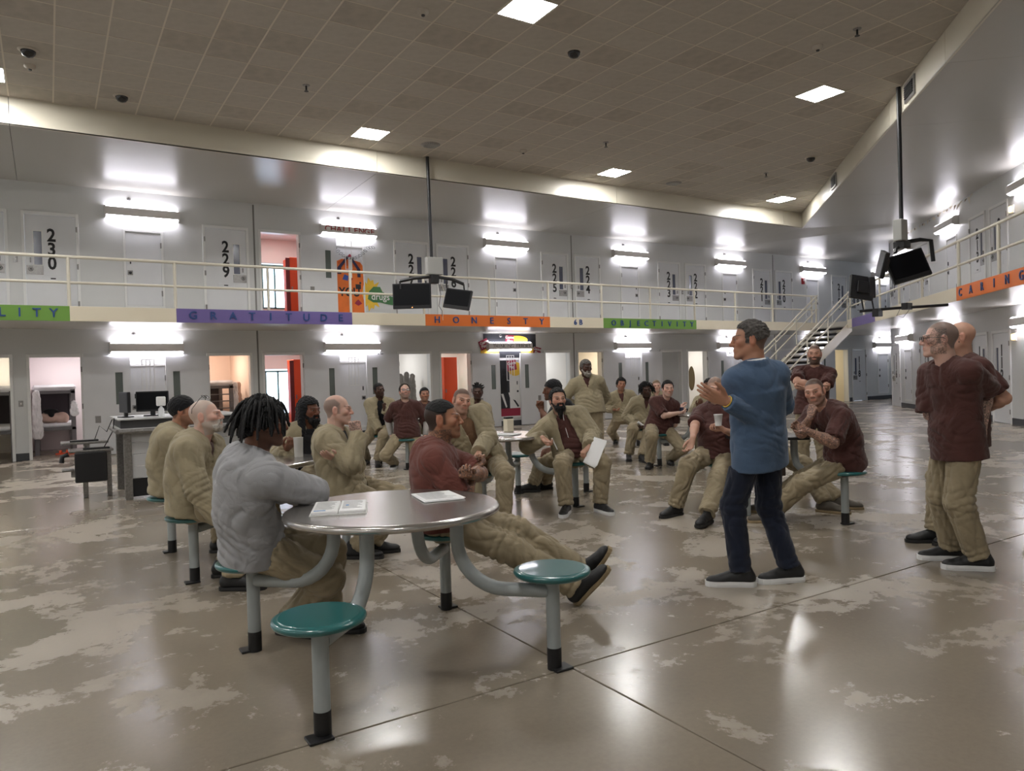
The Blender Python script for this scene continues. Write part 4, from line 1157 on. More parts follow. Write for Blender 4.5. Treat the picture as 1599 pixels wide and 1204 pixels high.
def dev(kind, x, y, label):
    r = empty(kind, (x, y, ZC)); 
    if kind == 'camera_dome':
        tag(r, label, 'camera'); MB().lathe([(.10, -.02), (.13, -.008), (.13, 0)], 24).build('ring', DOMEW, r)
        MB().lathe([(.02, -.105), (.06, -.09), (.088, -.055), (.095, -.02), (.095, -.01)], 24).build('dome', DOMEB, r)
    elif kind == 'smoke_detector':
        tag(r, label, 'detector'); MB().lathe([(.05, -.06), (.055, -.045), (.075, -.03), (.075, 0)], 24).build('housing', DOMEW, r); MB().lathe([(.022, -.075), (.026, -.06), (.026, -.058)], 16).build('sensor', DARKS, r)
    elif kind == 'ceiling_sprinkler':
        tag(r, label, 'sprinkler'); MB().lathe([(.05, -.012), (.06, 0)], 20).build('escutcheon', STEEL, r)
        MB().tube([(0, 0, -.01), (0, 0, -.08)], .015, 8).build('nozzle', DARKS, r); MB().lathe([(.035, -.10), (.035, -.096)], 14).build('deflector', DARKS, r)
    else:
        tag(r, label, 'vent'); MB().lathe([(.14, -.03), (.19, -.012), (.20, 0)], 28).build('ring', STEEL, r); MB().lathe([(.03, -.02), (.13, -.016), (.13, -.01)], 24).build('grille', DARK, r)
for a in (('camera_dome', -.09, 12.25, 'small dark dome camera at the far left of the ceiling'), ('smoke_detector', -.08, 12.82, 'cream smoke detector beside the leftmost dome camera'),
          ('camera_dome', 1.16, 13.49, 'small dark dome camera near the left soffit'), ('ceiling_sprinkler', 3.64, 11.67, 'sprinkler head left of the hanging television pole'),
          ('smoke_detector', 4.24, 8.6, 'cream smoke detector left of the nearest ceiling light'), ('camera_dome', 6.69, 8.62, 'large dark dome camera near the nearest ceiling light'),
          ('ceiling_vent', 6.72, 13.48, 'round ceiling vent above the left television pole'), ('smoke_detector', 8.62, 12.94, 'cream smoke detector near the middle of the far ceiling edge'),
          ('ceiling_sprinkler', 9.85, 11.71, 'sprinkler head above the middle of the hall'), ('ceiling_vent', 13.51, 13.47, 'round ceiling vent right of the far middle light'),
          ('ceiling_sprinkler', 9.8, 6.13, 'sprinkler head at the upper right of the ceiling'), ('smoke_detector', 9.79, 6.75, 'cream smoke detector above the right ceiling light'),
          ('camera_dome', 14.76, 10.42, 'small dark dome camera near the right ceiling edge'), ('ceiling_sprinkler', 14.89, 11.75, 'sprinkler head near the far right corner of the ceiling'),
          ('smoke_detector', 16.72, 12.93, 'cream smoke detector beside the farthest ceiling light')): dev(*a)
for i, y in enumerate((6.67, 10.92)):
    o = empty('curb_vent', (y+KC, y, 5.93), RZR); tag(o, 'rusty louvred vent on the right ceiling curb, %s one' % ('nearer', 'farther')[i], 'vent')
    MB().bbox(-.26, .26, -.03, .0, -.16, .16, .004).build('frame', STEEL, o); MB().box(-.21, .21, -.032, -.02, -.11, .11).build('backing', DARK, o)
    for j in range(6): MB().box(-.21, .21, -.05, -.03, -.10+.036*j, -.085+.036*j).build('slat', DARKS, o)
# ------------------------------------------------------------------ tier edges: cream bands and lettered colour bands
BG = mat('band_green', srgb(106, 150, 62), .45); BP = mat('band_purple', srgb(108, 94, 152), .45); BO = mat('band_orange', srgb(224, 116, 44), .45); INK = mat('letter_blue', srgb(40, 72, 128), .4)
PX = lambda k: .372+1.783*k
def band(x0, x1, m, label, word=None, wx=(.0, 1.), size=.22):
    o = MB().bbox(x0, x1, YF-.03, YF, 2.652, 2.925, .004).build('edge_band' if not word else 'word_band', m)
    tag(o, label, 'band')
    if word:
        n = len(word); a, c = x0+(x1-x0)*wx[0], x0+(x1-x0)*wx[1]
        for i, ch in enumerate(word): put('letter', text_mesh(ch, size, INK, .02, 1., .003), o, (a+(c-a)*i/(max(n-1, 1)), YF-.036, 2.79))
band(PX(-2), PX(0), BG, 'green edge band ending in the letters LITY at far left', 'LITY', (.715, .93), .22)
band(PX(-4), PX(-2), CREAM, 'plain cream edge band left of the green band', None)
band(PX(0), PX(1), CREAM, 'plain cream edge band between the LITY and GRATITUDE bands')
band(PX(1), PX(3), BP, 'purple edge band lettered GRATITUDE', 'GRATITUDE', (.085, .925))
band(PX(3), PX(4), CREAM, 'plain cream edge band between the GRATITUDE and HONESTY bands')
band(PX(4), PX(6), BO, 'orange edge band lettered HONESTY', 'HONESTY', (.085, .925))
band(PX(6), PX(7), CREAM, 'cream edge band lettered 6B', '6B', (.46, .56), .20)
band(PX(7), PX(9), BG, 'green edge band lettered OBJECTIVITY', 'OBJECTIVITY', (.10, .945), .21)
band(PX(9), XT, CREAM, 'plain cream edge band right of OBJECTIVITY')
def rband(y0, y1, m, label, word=None, wx=(0, 1)):
    """on the right tier edge from y0 (far) to y1 (near)"""
    L = (y0-y1)*SQ; r = empty('word_band' if word else 'edge_band', (y0+KF, y0, 0), RZR); tag(r, label, 'band')
    MB().bbox(0, L, -.03, 0, 2.652, 2.925, .004).build('panel', m, r)
    if word:
        n = len(word)
        for i, ch in enumerate(word): put('letter', text_mesh(ch, .22, INK, .02, 1., .003), r, (L*(wx[0]+(wx[1]-wx[0])*i/(n-1)), -.036, 2.79))
rband(14.41, 13.98, CREAM, 'short cream edge band at the stair head')
rband(13.98, 12.0, BP, 'purple edge band on the right tier behind the television bracket')
rband(12.0, 7.62, CREAM, 'long cream edge band between the purple and CARING bands')
rband(7.62, 4.55, BO, 'orange edge band lettered CARING', 'CARING', (.055, .66))
rband(4.55, -2., CREAM, 'cream edge band nearest the camera on the right tier')
# ------------------------------------------------------------------ railings
def railing(name, pts_posts, a, c, label, zt=TIER, h=.93, mid=.46, ext=True):
    r = empty('railing', (a[0], a[1], zt)); tag(r, label, 'railing')
    def loc(p, z): return (p[0]-a[0], p[1]-a[1], z)
    MB().tube([loc(a, h), loc(c, h)], .030, 10).build('top_rail', RAILM, r); MB().tube([loc(a, mid), loc(c, mid)], .026, 10).build('mid_rail', RAILM, r)
    for p in pts_posts: MB().tube([loc(p, -.2), loc(p, h-.01)], .030, 8).build('post', RAILM, r)
    return r
yr = YF+.03
railing('l', [(PX(k), yr) for k in range(-4, 11)]+[(PX(11), yr), (XT-.25, yr), (XT, yr)], (-7, yr), (XT, yr), 'long cream pipe railing along the left upper tier')
rfp = lambda y: (y+KF+.02, y-.02)
railing('r', [rfp(y) for y in (14.3, 13.03, 11.76, 10.49, 9.22, 7.62, 6.30, 5.0, 3.7, 2.4)], rfp(14.3), rfp(1.0), 'long cream pipe railing along the right upper tier')
# ------------------------------------------------------------------ stairs: run down towards -x between the tiers
st = empty('staircase', (XT, 15.0, 0)); tag(st, 'cream steel staircase with open treads down from the upper tier', 'staircase')
TREAD = mat('stair_tread', srgb(150, 146, 136), .6, noise=(20, .2)); RUN, NS = 4.45, 16
y0s, y1s = 14.43-15, 15.60-15
def spt(t, dz=0): return (-RUN*t, TIER*(1-t)+dz)
for yy in (y0s, y1s):
    a, c = spt(0), spt(1)
    MB().add([(a[0]+.1, yy-.02, a[1]+.02), (c[0]-.1, yy-.02, .10), (c[0]-.1, yy-.02, 0), (c[0]+.25, yy-.02, 0), (a[0]+.1, yy-.02, a[1]-.34),
              (a[0]+.1, yy+.02, a[1]+.02), (c[0]-.1, yy+.02, .10), (c[0]-.1, yy+.02, 0), (c[0]+.25, yy+.02, 0), (a[0]+.1, yy+.02, a[1]-.34)],
             [(0, 1, 2, 3, 4), (9, 8, 7, 6, 5)]+[(i, i+5, (i+1) % 5+5, (i+1) % 5) for i in range(5)]).build('stringer', RAILM, st)
    for dz, rr in ((.95, .028), (.80, .020), (.48, .024)):
        MB().tube([(a[0]+.0, yy, a[1]+dz), (c[0], yy, dz), (c[0]-.2, yy, dz)], rr, 8).build('hand_rail', RAILM, st)
    for i in range(5):
        t = .02+.24*i; p = spt(min(t, 1)); MB().tube([(p[0], yy, p[1]), (p[0], yy, p[1]+.95)], .022, 8).build('post', RAILM, st)
for i in range(1, NS):
    p = spt(i/NS); MB().bbox(p[0]-.14, p[0]+.14, y0s+.02, y1s-.02, p[1]-.03, p[1], .003).build('tread', TREAD, st)
    MB().box(p[0]+.132, p[0]+.14, y0s+.02, y1s-.02, p[1]-.10, p[1]-.03).build('tread_lip', DARKS, st)
# ------------------------------------------------------------------ televisions
def tv(name, loc, rz, tilt, w_, h_, label, led=False):
    r = empty(name, loc, rz); tag(r, label, 'television')
    M = Matrix.Rotation(tilt, 4, 'X')
    MB().bbox(-w_/2, w_/2, -.02, .05, -h_/2, h_/2, .008, M).build('housing', BLACKP, r); MB().box(-w_/2+.025, w_/2-.025, -.023, -.018, -h_/2+.07, h_/2-.025, M).build('screen', SCREEN, r)
    MB().box(-w_/2+.04, w_/2-.04, -.0235, -.0225, -h_/2+.05, -h_/2+.056, M).build('trim_line', DARKS, r)
    if led: MB().box(-.008, .008, -.024, -.02, -h_/2+.02, -h_/2+.032, M).build('standby_light', mat('standby_led', (1, .3, .1), .4, emit=(1, .35, .1), estr=4), r)
    MB().bbox(-w_/4, w_/4, .05, .10, -h_/4, h_/4, .01, M).build('back_cover', BLACKP, r)
    return r
def facing(x, y):
    return math.atan2(x, -y)*0+math.atan2(-x, y)      # turns local -y towards the camera's side of the hall
pole = empty('television_pole', (7.02, 14.25, ZC)); tag(pole, 'black ceiling pole with junction box and spread arms carrying two televisions', 'mount')
MB().tube([(0, 0, 0), (.03, 0, -2.2)], .035, 12).build('pole', BLACKP, pole)
MB().bbox(-.13, .24, -.12, .02, -2.53, -2.16, .01).build('junction_box', mat('box_grey', srgb(168, 168, 164), .5), pole)
MB().bbox(-.04, .14, -.12, .06, -2.72, -2.52, .02).build('hub', BLACKP, pole)
for pts, nm in (([(.05, -.03, -2.56), (-.35, .12, -2.60), (-.62, .24, -2.66)], 'arm'), ([(.05, -.03, -2.56), (.40, -.20, -2.63), (.62, -.32, -2.74)], 'arm')): MB().tube(pts, .035, 8).build(nm, BLACKP, pole)
for x, y, z in ((-.62, .24, -2.66), (-.12, .02, -2.66), (.28, -.16, -2.66), (.62, -.32, -2.74)): MB().tube([(x, y, z), (x, y-.02, z-.16)], .018, 8).build('drop_bracket', BLACKP, pole)
MB().tube([(.14, -.06, -2.7), (.17, -.10, -2.95), (.13, -.08, -3.2), (.20, -.08, -3.3), (.21, -.05, -3.42)], .006, 6).build('cable', DARKS, pole)
MB().tube([(.20, -.06, -2.7), (.26, -.10, -2.9), (.22, -.08, -3.1), (.23, -.05, -3.5)], .005, 6).build('cable', CREAM, pole)
tv('television', (6.64, 14.42, 3.19), math.radians(-32), math.radians(0), .82, .54, 'flat black television facing the hall on the left ceiling pole', True)
t2 = tv('television', (7.48, 13.93, 3.10), math.radians(-64), math.radians(-10), .60, .43, 'smaller tilted black television turned sideways on the left ceiling pole')
t2.rotation_euler = (0, math.radians(10), math.radians(-50))
pole = empty('television_pole', (12.46, 7.07, ZC)); tag(pole, 'black ceiling pole with grey box and bracket carrying the right televisions', 'mount')
MB().tube([(0, 0, 0), (0, 0, -2.3)], .035, 12).build('pole', BLACKP, pole)
MB().bbox(-.17, .02, -.10, .06, -2.64, -2.28, .01).build('junction_box', MATS['box_grey'], pole)
MB().bbox(-.10, .10, -.10, .10, -2.76, -2.64, .01).build('hub', BLACKP, pole)
MB().tube([(0, 0, -2.7), (-.15, .02, -2.78), (-.2, .0, -2.85)], .03, 8).build('arm', BLACKP, pole)
MB().tube([(0, 0, -2.66), (.25, -.18, -2.62), (.40, -.28, -2.64), (.42, -.30, -3.0)], .035, 8).build('arm', BLACKP, pole)
MB().tube([(.1, .0, -2.8), (.2, -.2, -3.2), (.26, -.22, -3.35)], .006, 6).build('cable', CREAM, pole)
t3 = tv('television', (12.47, 6.98, 3.09), 0, 0, .62, .50, 'black television tilted downwards on the right ceiling pole')
t3.rotation_euler = (math.radians(-14), math.radians(-15), math.radians(-42))
t4 = tv('television', (12.12, 7.24, 3.14), 0, 0, .50, .44, 'black television seen edge-on behind the tilted one at right')
t4.rotation_euler = (math.radians(-12), math.radians(14), math.radians(-140))
A0 = np.array([15.79, 8.02, 2.60]); dv = np.array([-.70711, .70711, 0])
br_ = empty('television_bracket', tuple(A0)); tag(br_, 'long black horizontal bracket reaching from the right tier edge', 'mount')
MB().tube([(0, 0, .02), tuple(dv*1.05), tuple(dv*1.70+np.array([0, 0, -.03]))], .03, 8).build('bar', BLACKP, br_)
MB().bbox(-.10, .10, -.07, .07, -.04, .10, .01, Matrix.Translation(tuple(dv*.78))).build('clamp', BLACKP, br_)
MB().bbox(-.09, .09, -.07, .07, -.16, .0, .01, Matrix.Translation(tuple(dv*1.35))).build('clamp', BLACKP, br_)
for t in (1.42, 1.62): MB().tube([tuple(dv*t), tuple(dv*(t+.05)+np.array([0, 0, .34]))], .016, 8).build('upright', BLACKP, br_)
MB().bbox(-.05, .10, -.05, .05, -.22, .22, .01, Matrix.Translation(tuple(dv*1.48+np.array([0, 0, .46]))) @ Matrix.Rotation(math.radians(-20), 4, 'Z')).build('mount_plate', BLACKP, br_)
MB().tube([tuple(dv*.9), tuple(dv*.98+np.array([0, 0, -.16])), tuple(dv*.86+np.array([.02, 0, -.2])), tuple(dv*.7)], .005, 6).build('cable', DARKS, br_)
t5 = tv('television', tuple(A0+dv*1.66+np.array([-.02, -.02, .46])), 0, 0, .50, .50, 'dark square television seen from behind on the long bracket')
t5.rotation_euler = (math.radians(8), math.radians(-10), math.radians(150))
# fire alarm and yellow lamps
fa = empty('fire_alarm', (24.43, YW, 4.72)); tag(fa, 'small red fire alarm on the upper wall near the far corner', 'alarm')
MB().bbox(-.07, .07, -.06, 0, -.13, .10, .01).build('housing', mat('alarm_red', srgb(170, 46, 50), .4), fa); MB().bbox(-.04, .04, -.08, -.06, -.02, .06, .006).build('strobe', mat('strobe_lens', srgb(220, 200, 200), .2), fa)
for zf, y, nm in ((1.95, 7.72, 'lower'), (4.75, 7.72, 'upper')):
    ya = empty('alarm_lamp', (*rw(y), zf), RZR); tag(ya, 'small yellow wall lamp at the right edge, %s one' % nm, 'lamp')
    MB().bbox(-.06, .06, -.03, 0, -.09, .09, .006).build('base', LAMPB, ya); MB().bbox(-.045, .045, -.09, -.03, -.07, .07, .015).build('lens', mat('amber_lens', srgb(240, 200, 120), .3, emit=(1, .75, .35), estr=1.5), ya)
# light switch plates between the paired doors
for k, zf in ((-1, 0), (-1, TIER), (1, TIER), (3, TIER), (5, TIER), (2, TIER)):
    x = chase(k)+2.32
    sp_ = empty('switch_plate', (x, YW, zf+1.15)); tag(sp_, 'small steel switch plate between paired doors on the %s, %s' % ('ground floor' if zf == 0 else 'upper tier', {-1: 'leftmost', 1: 'second', 2: 'third', 3: 'fourth', 5: 'farthest'}[k]), 'switch')
    MB().bbox(-.04, .04, -.008, 0, -.06, .06, .002).build('plate', STEEL, sp_); MB().bbox(-.012, .012, -.016, -.008, -.02, .02, .002).build('toggle', LAMPB, sp_)
# peeling paint along the top of the right wall
pp_ = empty('peeling_paint', (*rw(11.2), 5.6)); tag(pp_, 'ragged strip of peeling paint where the right wall meets the soffit', 'paint')
FLK = mat('paint_flake', srgb(214, 206, 190), .7); FLD = mat('bare_plaster', srgb(132, 118, 100), .9)
_rs = np.random.RandomState(3)
for i in range(24):
    y = 12.9-i*.16+_rs.uniform(-.05, .05); c_ = rw(y, .02+_rs.uniform(0, .03)); z = 5.60-_rs.uniform(0, .06); a_ = _rs.uniform(.05, .14); h_ = _rs.uniform(.03, .11)*(1.6 if i > 17 else 1)
    q = [(-a_, 0), (-a_*.4, _rs.uniform(.01, .03)), (a_*.5, _rs.uniform(.0, .02)), (a_, -.01), (a_*.3, -h_), (-a_*.2, -h_*.6)]
    M_ = Matrix.Translation((c_[0]-pp_.location.x, c_[1]-pp_.location.y, z-5.6)) @ Matrix.Rotation(RZR, 4, 'Z') @ Matrix.Rotation(math.radians(90+_rs.uniform(-35, 10)), 4, 'X')
    MB().prism(q, 0, .004, M_).build('flake', FLK if i % 3 else FLD, pp_)
# ------------------------------------------------------------------ fixed tables: round steel top, four pipe arms with posts and green seats
PIPE = mat('pipe_grey_paint', srgb(156, 162, 162), .38, noise=(6, .04)); FOOT = mat('foot_black_paint', srgb(22, 22, 24), .45, noise=(30, .2))
SEAT = mat('seat_green_enamel', srgb(28, 92, 92), .28, spec=.6, coat=.3)
TOPM = mat('stainless_top', srgb(160, 156, 152), .28, metal=.85, noise=(3, .06), bump=(260, .03)); RIM = mat('stainless_rim', srgb(186, 182, 178), .22, metal=.9)
TZ, SZ, TR, SO = .775, .487, .535, .567
def make_table():
    r = empty('dining_table', (0, 0, 0))
    t = MB().lathe([(.50, TZ-.030), (TR-.018, TZ-.026), (TR-.018, TZ-.004), (TR-.03, TZ)], 72).build('tabletop', TOPM, r)
    MB().lathe([(TR-.03, TZ-.034), (TR-.010, TZ-.034), (TR, TZ-.028), (TR+.002, TZ-.017), (TR-.003, TZ-.004), (TR-.014, TZ+.002), (TR-.028, TZ+.001)], 72).build('rim', RIM, r)
    for a in range(4):
        an = math.radians(45+90*a); d = np.array([math.cos(an), math.sin(an), 0]); rr = SO*SQ
        pts = [d*.33+np.array([0, 0, TZ-.03]), d*.33+np.array([0, 0, TZ-.16])]
        for q in np.linspace(0, math.pi/2, 9)[1:]: pts.append(d*(.33+.24*(1-math.cos(q)))+np.array([0, 0, TZ-.16-.24*math.sin(q)]))
        pts.append(d*(rr-.02)+np.array([0, 0, TZ-.40]))
        MB().tube(pts, .034, 14).build('pipe_arm', PIPE, r)
        c = d*rr
        MB().tube([c+np.array([0, 0, .10]), c+np.array([0, 0, SZ-.035])], .034, 16).build('stool_post', PIPE, r)
        MB().tube([c+np.array([0, 0, .0]), c+np.array([0, 0, .105])], .0352, 16).build('post_foot', FOOT, r)
        MB().bbox(-.05, .05, -.04, .04, 0, .012, .003, Matrix.Translation(tuple(c+d*.03))).build('anchor_plate', FOOT, r)
        MB().lathe([(.10, SZ-.040), (.165, SZ-.036), (.180, SZ-.028), (.186, SZ-.018), (.184, SZ-.008), (.172, SZ-.003), (.165, SZ-.004), (.158, SZ)], 48, tuple(c)).build('stool_seat', SEAT, r)
    return r
TABLES = [((1.448, 3.449), 'round steel table in the foreground with four green stools'), ((1.415, 6.26), 'round steel table behind the foreground one, men in tan seated on its left stools'),
          ((4.15, 6.83), 'round steel table between the buzz-cut man and the bearded man'), ((8.31, 7.60), 'round steel table by the young man in maroon'),
          ((5.29, 11.17), 'round steel table behind the tattooed man in maroon')]
tb0 = make_table()
for i, ((x, y), lab) in enumerate(TABLES):
    t = tb0 if i == 0 else copy_tree(tb0)
    t.location = (x, y, 0); tag(t, lab, 'table', 'fixed round tables')
def lone_stool(x, y, label, arm=None):
    r = empty('fixed_stool', (x, y, 0)); tag(r, label, 'stool', 'single fixed stools')
    MB().tube([(0, 0, .10), (0, 0, SZ-.035)], .034, 16).build('stool_post', PIPE, r); MB().tube([(0, 0, 0), (0, 0, .105)], .0352, 16).build('post_foot', FOOT, r); MB().bbox(-.05, .05, -.04, .04, 0, .012, .003, Matrix.Translation((.03, 0, 0))).build('anchor_plate', FOOT, r)
    MB().lathe([(.10, SZ-.040), (.165, SZ-.036), (.180, SZ-.028), (.186, SZ-.018), (.184, SZ-.008), (.172, SZ-.003), (.158, SZ)], 48).build('stool_seat', SEAT, r)
    if arm: MB().tube([(0, 0, .37), (arm[0], arm[1], .37)], .034, 14).build('pipe_arm', PIPE, r)
for a in ((5.98, 3.96, 'stool under the thinking man at the right'), (5.70, 5.12, 'stool under the heavy man with the cup', (.35, -.2)), (6.45, 5.15, 'stool hidden behind the speaker'), (5.42, 6.98, 'stool under the man with clasped hands'), (9.62, 10.72, 'stool under the man with his hands in his pockets'), (8.35, 9.10, 'stool under the far man with locs'), (10.3, 10.75, 'stool under the far fair-haired man')): lone_stool(*a)
sd_ = empty('side_desk', (5.70, 4.56, 0)); tag(sd_, 'small dark-edged desk with brown panels and a grey pipe leg under the thinking man\'s elbow', 'desk')
BRN = mat('dark_brown_panel', srgb(62, 50, 44), .5)
M_ = Matrix.Rotation(math.radians(-32), 4, 'Z')
MB().bbox(-.32, .34, -.16, .40, .745, .775, .006, M_).build('desk_top', BLACKP, sd_)
MB().bbox(-.26, .16, -.02, .0, .40, .72, .004, M_).build('front_panel', BRN, sd_); MB().bbox(.14, .16, .0, .36, .40, .72, .004, M_).build('side_panel', BRN, sd_); MB().bbox(-.26, -.24, .0, .36, .40, .72, .004, M_).build('side_panel', BRN, sd_)
MB().tube([tuple(M_ @ Vector(p)) for p in ((.27, .05, .745), (.27, .05, .60), (.29, .05, .50), (.36, .03, .42), (.44, -.02, .385), (.52, -.10, .37))], .034, 12).build('pipe_leg', PIPE, sd_)
MB().bbox(-.20, -.12, .15, .23, 0, .745, .006, M_).build('pedestal', PIPE, sd_)
# ---- things on the tables
PAPER = mat('white_paper', srgb(232, 232, 232), .7); PAPERP = mat('printed_paper', srgb(224, 224, 222), .7, noise=(55, .10, 2)); PRINT = mat('print_grey', srgb(150, 150, 150), .7); PRBLUE = mat('print_blue', srgb(84, 140, 196), .6)
def sheet_stack(name, loc, rz, w_, h_, n, label, cat, print_rows=10, blue=True):
    r = empty(name, loc, rz); tag(r, label, cat)
    for i in range(n):
        M = Matrix.Translation((random.uniform(-.006, .006), random.uniform(-.006, .006), .0022*i)) @ Matrix.Rotation(random.uniform(-.04, .04), 4, 'Z')
        MB().box(-w_/2, w_/2, -h_/2, h_/2, 0, .0018, M).build('sheet', PAPER, r)
    z = .0022*n+.0002
    for i in range(print_rows):
        y = h_*.40-h_*.8*i/print_rows; MB().box(-w_*.42, w_*random.uniform(.1, .42), y-.0022, y+.0022, z, z+.0004).build('printed_line', PRINT, r)
    return r
bk = empty('booklet', (1.20, 3.53, TZ+.003), math.radians(-22)); tag(bk, 'thick open white booklet lying on the foreground table by the grey sleeve', 'book')
for sx in (-1, 1):
    MB().bbox(*sorted((sx*.002, sx*.128)), -.15, .15, 0, .018, .004).build('page_block', PAPER, bk)
    for i in range(11): MB().box(sx*.065-.05, sx*.065+.05-random.uniform(0, .03), .12-.021*i-.003, .12-.021*i+.003, .0182, .0186).build('printed_line', PRINT, bk)
MB().box(-.115, -.06, -.135, -.115, .0182, .0188).build('blue_stripe', PRBLUE, bk); MB().box(.03, .045, -.02, .01, .0188, .019).build('blue_stripe', PRBLUE, bk)
MB().bbox(-.135, .135, -.155, .155, -.002, .0015, .0005).build('cover', PAPERP, bk)
sheet_stack('paper_stack', (1.74, 3.53, TZ+.003), math.radians(-10), .216, .28, 3, 'loose white printed sheets on the foreground table by the tattooed man', 'paper')
sheet_stack('paper_stack', (4.18, 6.78, TZ+.003), math.radians(30), .216, .28, 4, 'white papers on the table beside the buzz-cut man', 'paper')
CLEAR = mat('clear_plastic', (.95, .96, .97), .08, alpha=.45, spec=.6)
cp = empty('tumbler', (1.79, 6.28, TZ+.002)); tag(cp, 'tall translucent plastic tumbler with a black sleeve on the second table', 'cup')
MB().lathe([(.036, 0), (.040, .16), (.042, .165)], 24).build('cup_body', mat('frosted_plastic', srgb(206, 204, 200), .3, trans=.3), cp); MB().lathe([(.030, .02), (.030, .11)], 20).build('black_flask', BLACKP, cp)
bx = empty('milk_carton', (4.42, 7.10, TZ+.002)); tag(bx, 'small cream carton with a black cap behind the papers', 'carton')
MB().bbox(-.045, .045, -.045, .045, 0, .15, .006).build('carton_body', CREAM, bx); MB().bbox(-.05, .05, -.03, .03, .15, .172, .006).build('cap', BLACKP, bx)
ty = empty('food_tray', (8.45, 7.55, TZ+.002)); tag(ty, 'flat white tray with a spoon on the far table by the short-haired man', 'tray')
MB().bbox(-.16, .16, -.11, .11, 0, .02, .008).build('tray_base', PAPER, ty); MB().tube([(-.1, 0, .03), (.02, .01, .03), (.08, .01, .035)], .008, 6).build('spoon', WHITEC, ty)
# ------------------------------------------------------------------ computer desk by the left wall
DESKM = mat('desk_grey_laminate', srgb(176, 176, 176), .4); DESKD = mat('desk_dark_edge', srgb(58, 58, 60), .45)
dk = empty('computer_desk', (.72, 10.3, 0)); tag(dk, 'grey steel computer desk with dark kick plate beside the left cells', 'desk')
MB().bbox(0, 1.5, 0, 1.3, .86, .90, .008).build('worktop', DESKM, dk); MB().bbox(.02, 1.48, .02, 1.28, .90, 1.0, .006).build('monitor_shelf', DESKD, dk); MB().bbox(-.01, 1.5, -.01, 1.3, 1.0, 1.02, .006).build('shelf_top', DESKM, dk)
MB().tube([(0, -.01, .86), (1.5, -.01, .86)], .03, 10).build('front_rail', STEEL, dk); MB().tube([(-.01, 0, .86), (-.01, 1.3, .86)], .03, 10).build('side_rail', STEEL, dk)
for x in (.05, 1.42):
    for y in (.03, 1.22): MB().bbox(x, x+.09, y, y+.09, 0, .86, .006).build('leg', STEEL, dk)
for z0 in (.27, .42, .57, .72): MB().bbox(.12, 1.45, .06, .09, z0, z0+.145, .004).build('front_panel', DESKM, dk)
MB().box(.14, 1.42, .10, .12, .03, .26).build('kick_plate', BLACKP, dk)
for (x, y, rz, lab) in ((1.18, 10.95, -12, 'black computer monitor facing the hall on the desk'), (.84, 10.85, -80, 'black computer monitor turned sideways at the left end of the desk')):
    m_ = empty('computer_monitor', (x, y, 1.022), math.radians(rz)); tag(m_, lab, 'monitor')
    MB().bbox(-.20, .20, -.02, .02, .06, .33, .006).build('housing', BLACKP, m_); MB().box(-.185, .185, -.022, -.019, .085, .315).build('screen', SCREEN, m_)
    MB().bbox(-.03, .03, -.01, .03, .0, .10, .004).build('neck', BLACKP, m_); MB().bbox(-.11, .11, -.07, .08, 0, .012, .004).build('base', BLACKP, m_)
bt = empty('spray_bottle', (1.22, 10.42, 1.022)); tag(bt, 'clear bottle with a white top on the computer desk', 'bottle')
MB().lathe([(.035, 0), (.036, .10), (.014, .13), (.014, .15)], 20).build('bottle_body', CLEAR, bt); MB().bbox(-.055, .055, -.02, .02, .14, .26, .01).build('paper_note', PAPER, bt)
kt = empty('keyboard_stand', (.19, 11.0, 0)); tag(kt, 'grey side stand with keyboards and black hanging bag left of the desk', 'stand')
for x in (.15, .42): MB().bbox(x, x+.06, -.03, .03, 0, .60, .005).build('leg', STEEL, kt)
MB().bbox(.0, .5, -.18, .25, .60, .63, .006).build('shelf', STEEL, kt); MB().bbox(-.08, .45, -.10, .30, .70, .73, .006).build('shelf', STEEL, kt); MB().bbox(.18, .24, -.02, .02, .62, .70, .004).build('riser', STEEL, kt)
MB().bbox(-.08, .06, -.10, .12, .36, .39, .012).build('stool_seat', STEEL, kt); MB().bbox(.02, .10, -.04, .04, .28, .36, .006).build('bracket', STEEL, kt)
MB().bbox(.06, .42, -.22, -.16, .22, .60, .012).build('hanging_panel', BLACKP, kt); MB().tube([(.0, -.1, .58), (-.07, -.1, .56), (-.08, -.1, .48)], .03, 8).build('handle', BLACKP, kt)
MB().bbox(.02, .34, -.06, .08, .73, .75, .004).build('keyboard', BLACKP, kt); MB().bbox(.16, .46, -.16, -.02, .63, .65, .004).build('keyboard', BLACKP, kt)
for p in ([(.3, .0, .75), (.36, .05, .92), (.44, .0, .84), (.5, -.1, 1.0)], [(.4, -.1, .65), (.5, -.15, .85), (.52, -.2, 1.02)]): MB().tube(p, .006, 6).build('cable', BLACKP, kt)
